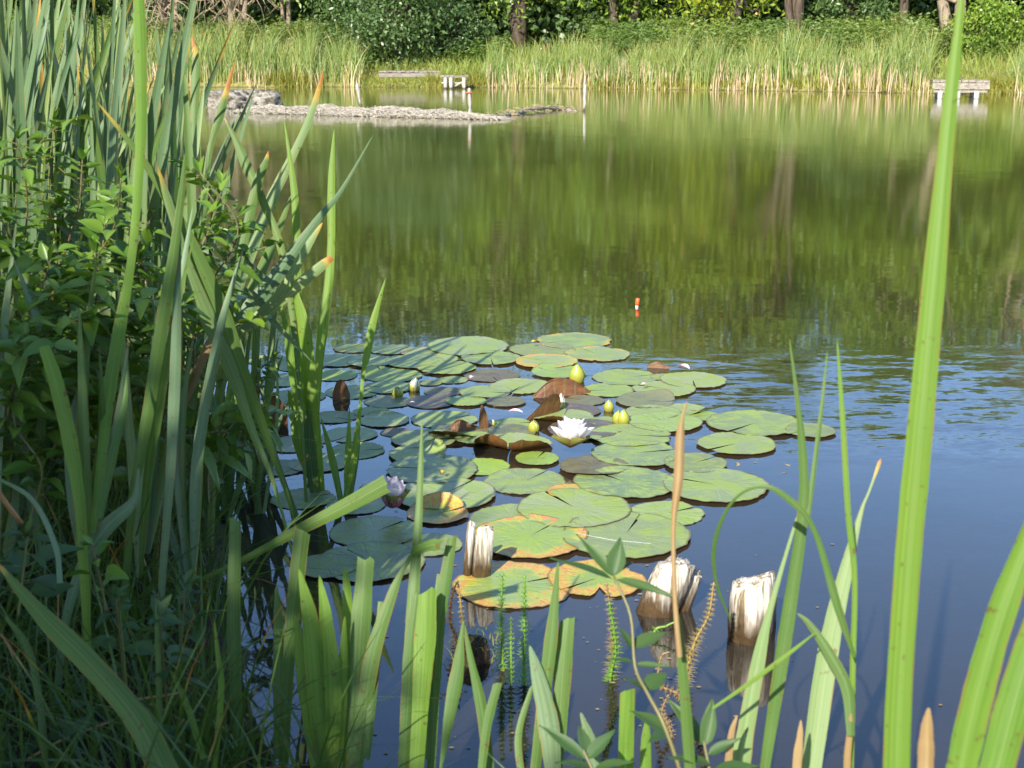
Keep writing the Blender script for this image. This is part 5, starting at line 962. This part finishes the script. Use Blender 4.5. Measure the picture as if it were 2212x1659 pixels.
sprig('low leafy sprig with large dark leaves along the bottom centre edge', [(1310, 1780), (1290, 1690), (1260, 1620)], [(1265, 1640, 1165, 1560, 44, .02), (1268, 1640, 1330, 1570, 46, .02), (1270, 1630, 1250, 1560, 40, .05), (1280, 1660, 1200, 1640, 34, -.03), (1285, 1660, 1370, 1640, 38, -.03)], 1.12, 1.15)
sprig('leafy sprig with big shaded leaves at the foot of the withered cattail stalk', [(1560, 1800), (1540, 1700), (1520, 1600)], [(1522, 1610, 1440, 1500, 50, .03), (1524, 1610, 1540, 1500, 50, .02), (1530, 1630, 1600, 1590, 36, 0), (1535, 1650, 1440, 1630, 40, -.03), (1545, 1660, 1640, 1650, 40, -.03)], 1.08, 1.12)
# --- grass on the near bank
gs = MB(); n = 11000; x = rng.uniform(-1.3, 1.1, n); y = rng.uniform(.75, 3.0, n); d = pond_d(x, y); k = (d > -.05) & ((x < -.2 - .0 * y) | (rng.random(n) < .45)); k &= ~((x > -.1) & (y > 1.3)); k &= (x < -.34) | (rng.random(n) < .3); x, y = x[k], y[k]; n = len(x); H = rng.uniform(.10, .34, n); H = np.where(x > -.15, H * .62, H)
batch_blades(gs, np.c_[x, y, gz(x, y) - .01], H, rng.normal(0, .55, (n, 2)) * H[:, None], rng.uniform(.0025, .006, n), rng.uniform(0, 3.1, n), 6, tb=np.where(rng.random(n) < .06, .7, 1.3))
tag(gs.build('near_grass', M['grass']), 'long rank grass on the shaded near bank', 'grass', kind='stuff')
lt = MB(); n = 300; x = rng.uniform(-1.2, .3, n); y = rng.uniform(.8, 2.8, n); k = pond_d(x, y) > 0; x, y = x[k], y[k]; n = len(x); batch_blades(lt, np.c_[x, y, gz(x, y) + .004], np.full(n, .025), rng.normal(0, .12, (n, 2)), rng.uniform(.004, .012, n), rng.uniform(0, 3, n), 5, curve=1.1)
tag(lt.build('dead_grass', M['reed_dead']), 'dead straw littering the near bank', 'dead grass', kind='stuff')
for lab, a, b, w_ in [('pale dry stalk lying slanting at the lower left edge', (-40, 960), (46, 1130), 11), ('thin tan stalk lying across the bottom left grass', (60, 1640), (246, 1556), 6), ('pinkish thin stalk crossing behind the bright bottom left leaves', (258, 1518), (384, 1498), 5)]:
    y0 = 1.35; p0, p1 = P(*a, y0), P(*b, y0 + .05); mb = MB(); tube(mb, smooth_path([p0, (p0 + p1) / 2 + rng.normal(0, .004, 3), p1], 8) - p0, w_ * .5 * pxm(p0), 6, v=.7); o = mb.build('dry_stalk', M['reed_dead']); o.location = p0; tag(o, lab, 'dry stalk', 'dry stalks fallen on the near bank')
# ------------------------------------------------------------------ leafy tree behind the viewpoint whose shade falls on the near left bank
tp = np.array([-2.2, -2.35, .2]); root = empty('alder_tree', tp, 'small leafy alder behind the viewpoint shading the near left bank', 'tree'); lf, tk = MB(), MB()
rv = np.array([math.cos(SUN_AZ), -math.sin(SUN_AZ), 0]); Sv = np.array(S); vv_ = np.cross(Sv, rv); vv_ = vv_ if vv_[2] > 0 else -vv_
vt = lambda u: np.interp(u, SHADE_U, SHADE_V)
cen = []
while len(cen) < 360:
    u = rng.uniform(-2.6, SHADE_U[-1]); v_ = rng.uniform(.0, 1.9)
    if v_ < vt(u) - .1: cen.append(u * rv + v_ * vv_ + rng.uniform(3.0, 4.6) * Sv)
cen = np.array(cen); tube(tk, smooth_path([tp - tp, np.array([.05, .1, .9]), np.array([.1, .2, 1.9]), cen.mean(0) - tp], 10), np.linspace(.09, .03, 10), 8)
for c in cen[::3]: tube(tk, smooth_path([np.array([.1, .2, 1.5]), (c - tp) * .6 + np.array([0, 0, .5]), c - tp], 6), np.linspace(.03, .006, 6), 5)
for c in cen:
    k = 46; pos = c - tp + rng.normal(0, .085, (k, 3)); batch_leaves(lf, pos, rng.uniform(.06, .11, k), rng.uniform(.04, .075, k))
tk.build('trunk', M['bark'], root); lf.build('crown', M['crown_mid'], root)

# unseen bushes added left, right and behind to dim sky light in the shade
for lab, x, y, h, r in [('unseen dense bush added left of the viewpoint to block sky light', -3.6, .6, 3.4, 1.3), ('unseen tall bush added at the back left to block sky light', -4.6, -1.6, 4.6, 1.7), ('unseen thicket added left of the reeds to block sky light', -4.8, 3.2, 4.4, 1.6), ('unseen tree added far left behind the reeds to block sky light', -6.8, 7.0, 6.2, 2.2), ('unseen bush added behind the viewpoint to the right to block sky light', 2.6, -2.4, 4.2, 1.8), ('unseen tall bush added far right to block sky light', 5.2, -1.6, 5.0, 2.2)]:
    root = empty('sky_block_bush', (x, y, .1), lab, 'bush', 'unseen bushes added to dim the sky light'); tk, lf = MB(), MB(); k = 90
    cl = rand_dirs(k) * rng.uniform(.5, 1, k)[:, None] * np.array([r, r, h * .5]) + np.array([0, 0, h * .52])
    for q in cl[::9]: tube(tk, smooth_path([np.zeros(3), q * (.3, .3, .55), q], 7), np.linspace(.06, .012, 7), 5)
    for q in cl: batch_leaves(lf, q + rng.normal(0, .26, (60, 3)), rng.uniform(.12, .2, 60), rng.uniform(.08, .13, 60))
    tk.build('trunk', M['bark'], root); lf.build('crown', M['crown_dark'], root)
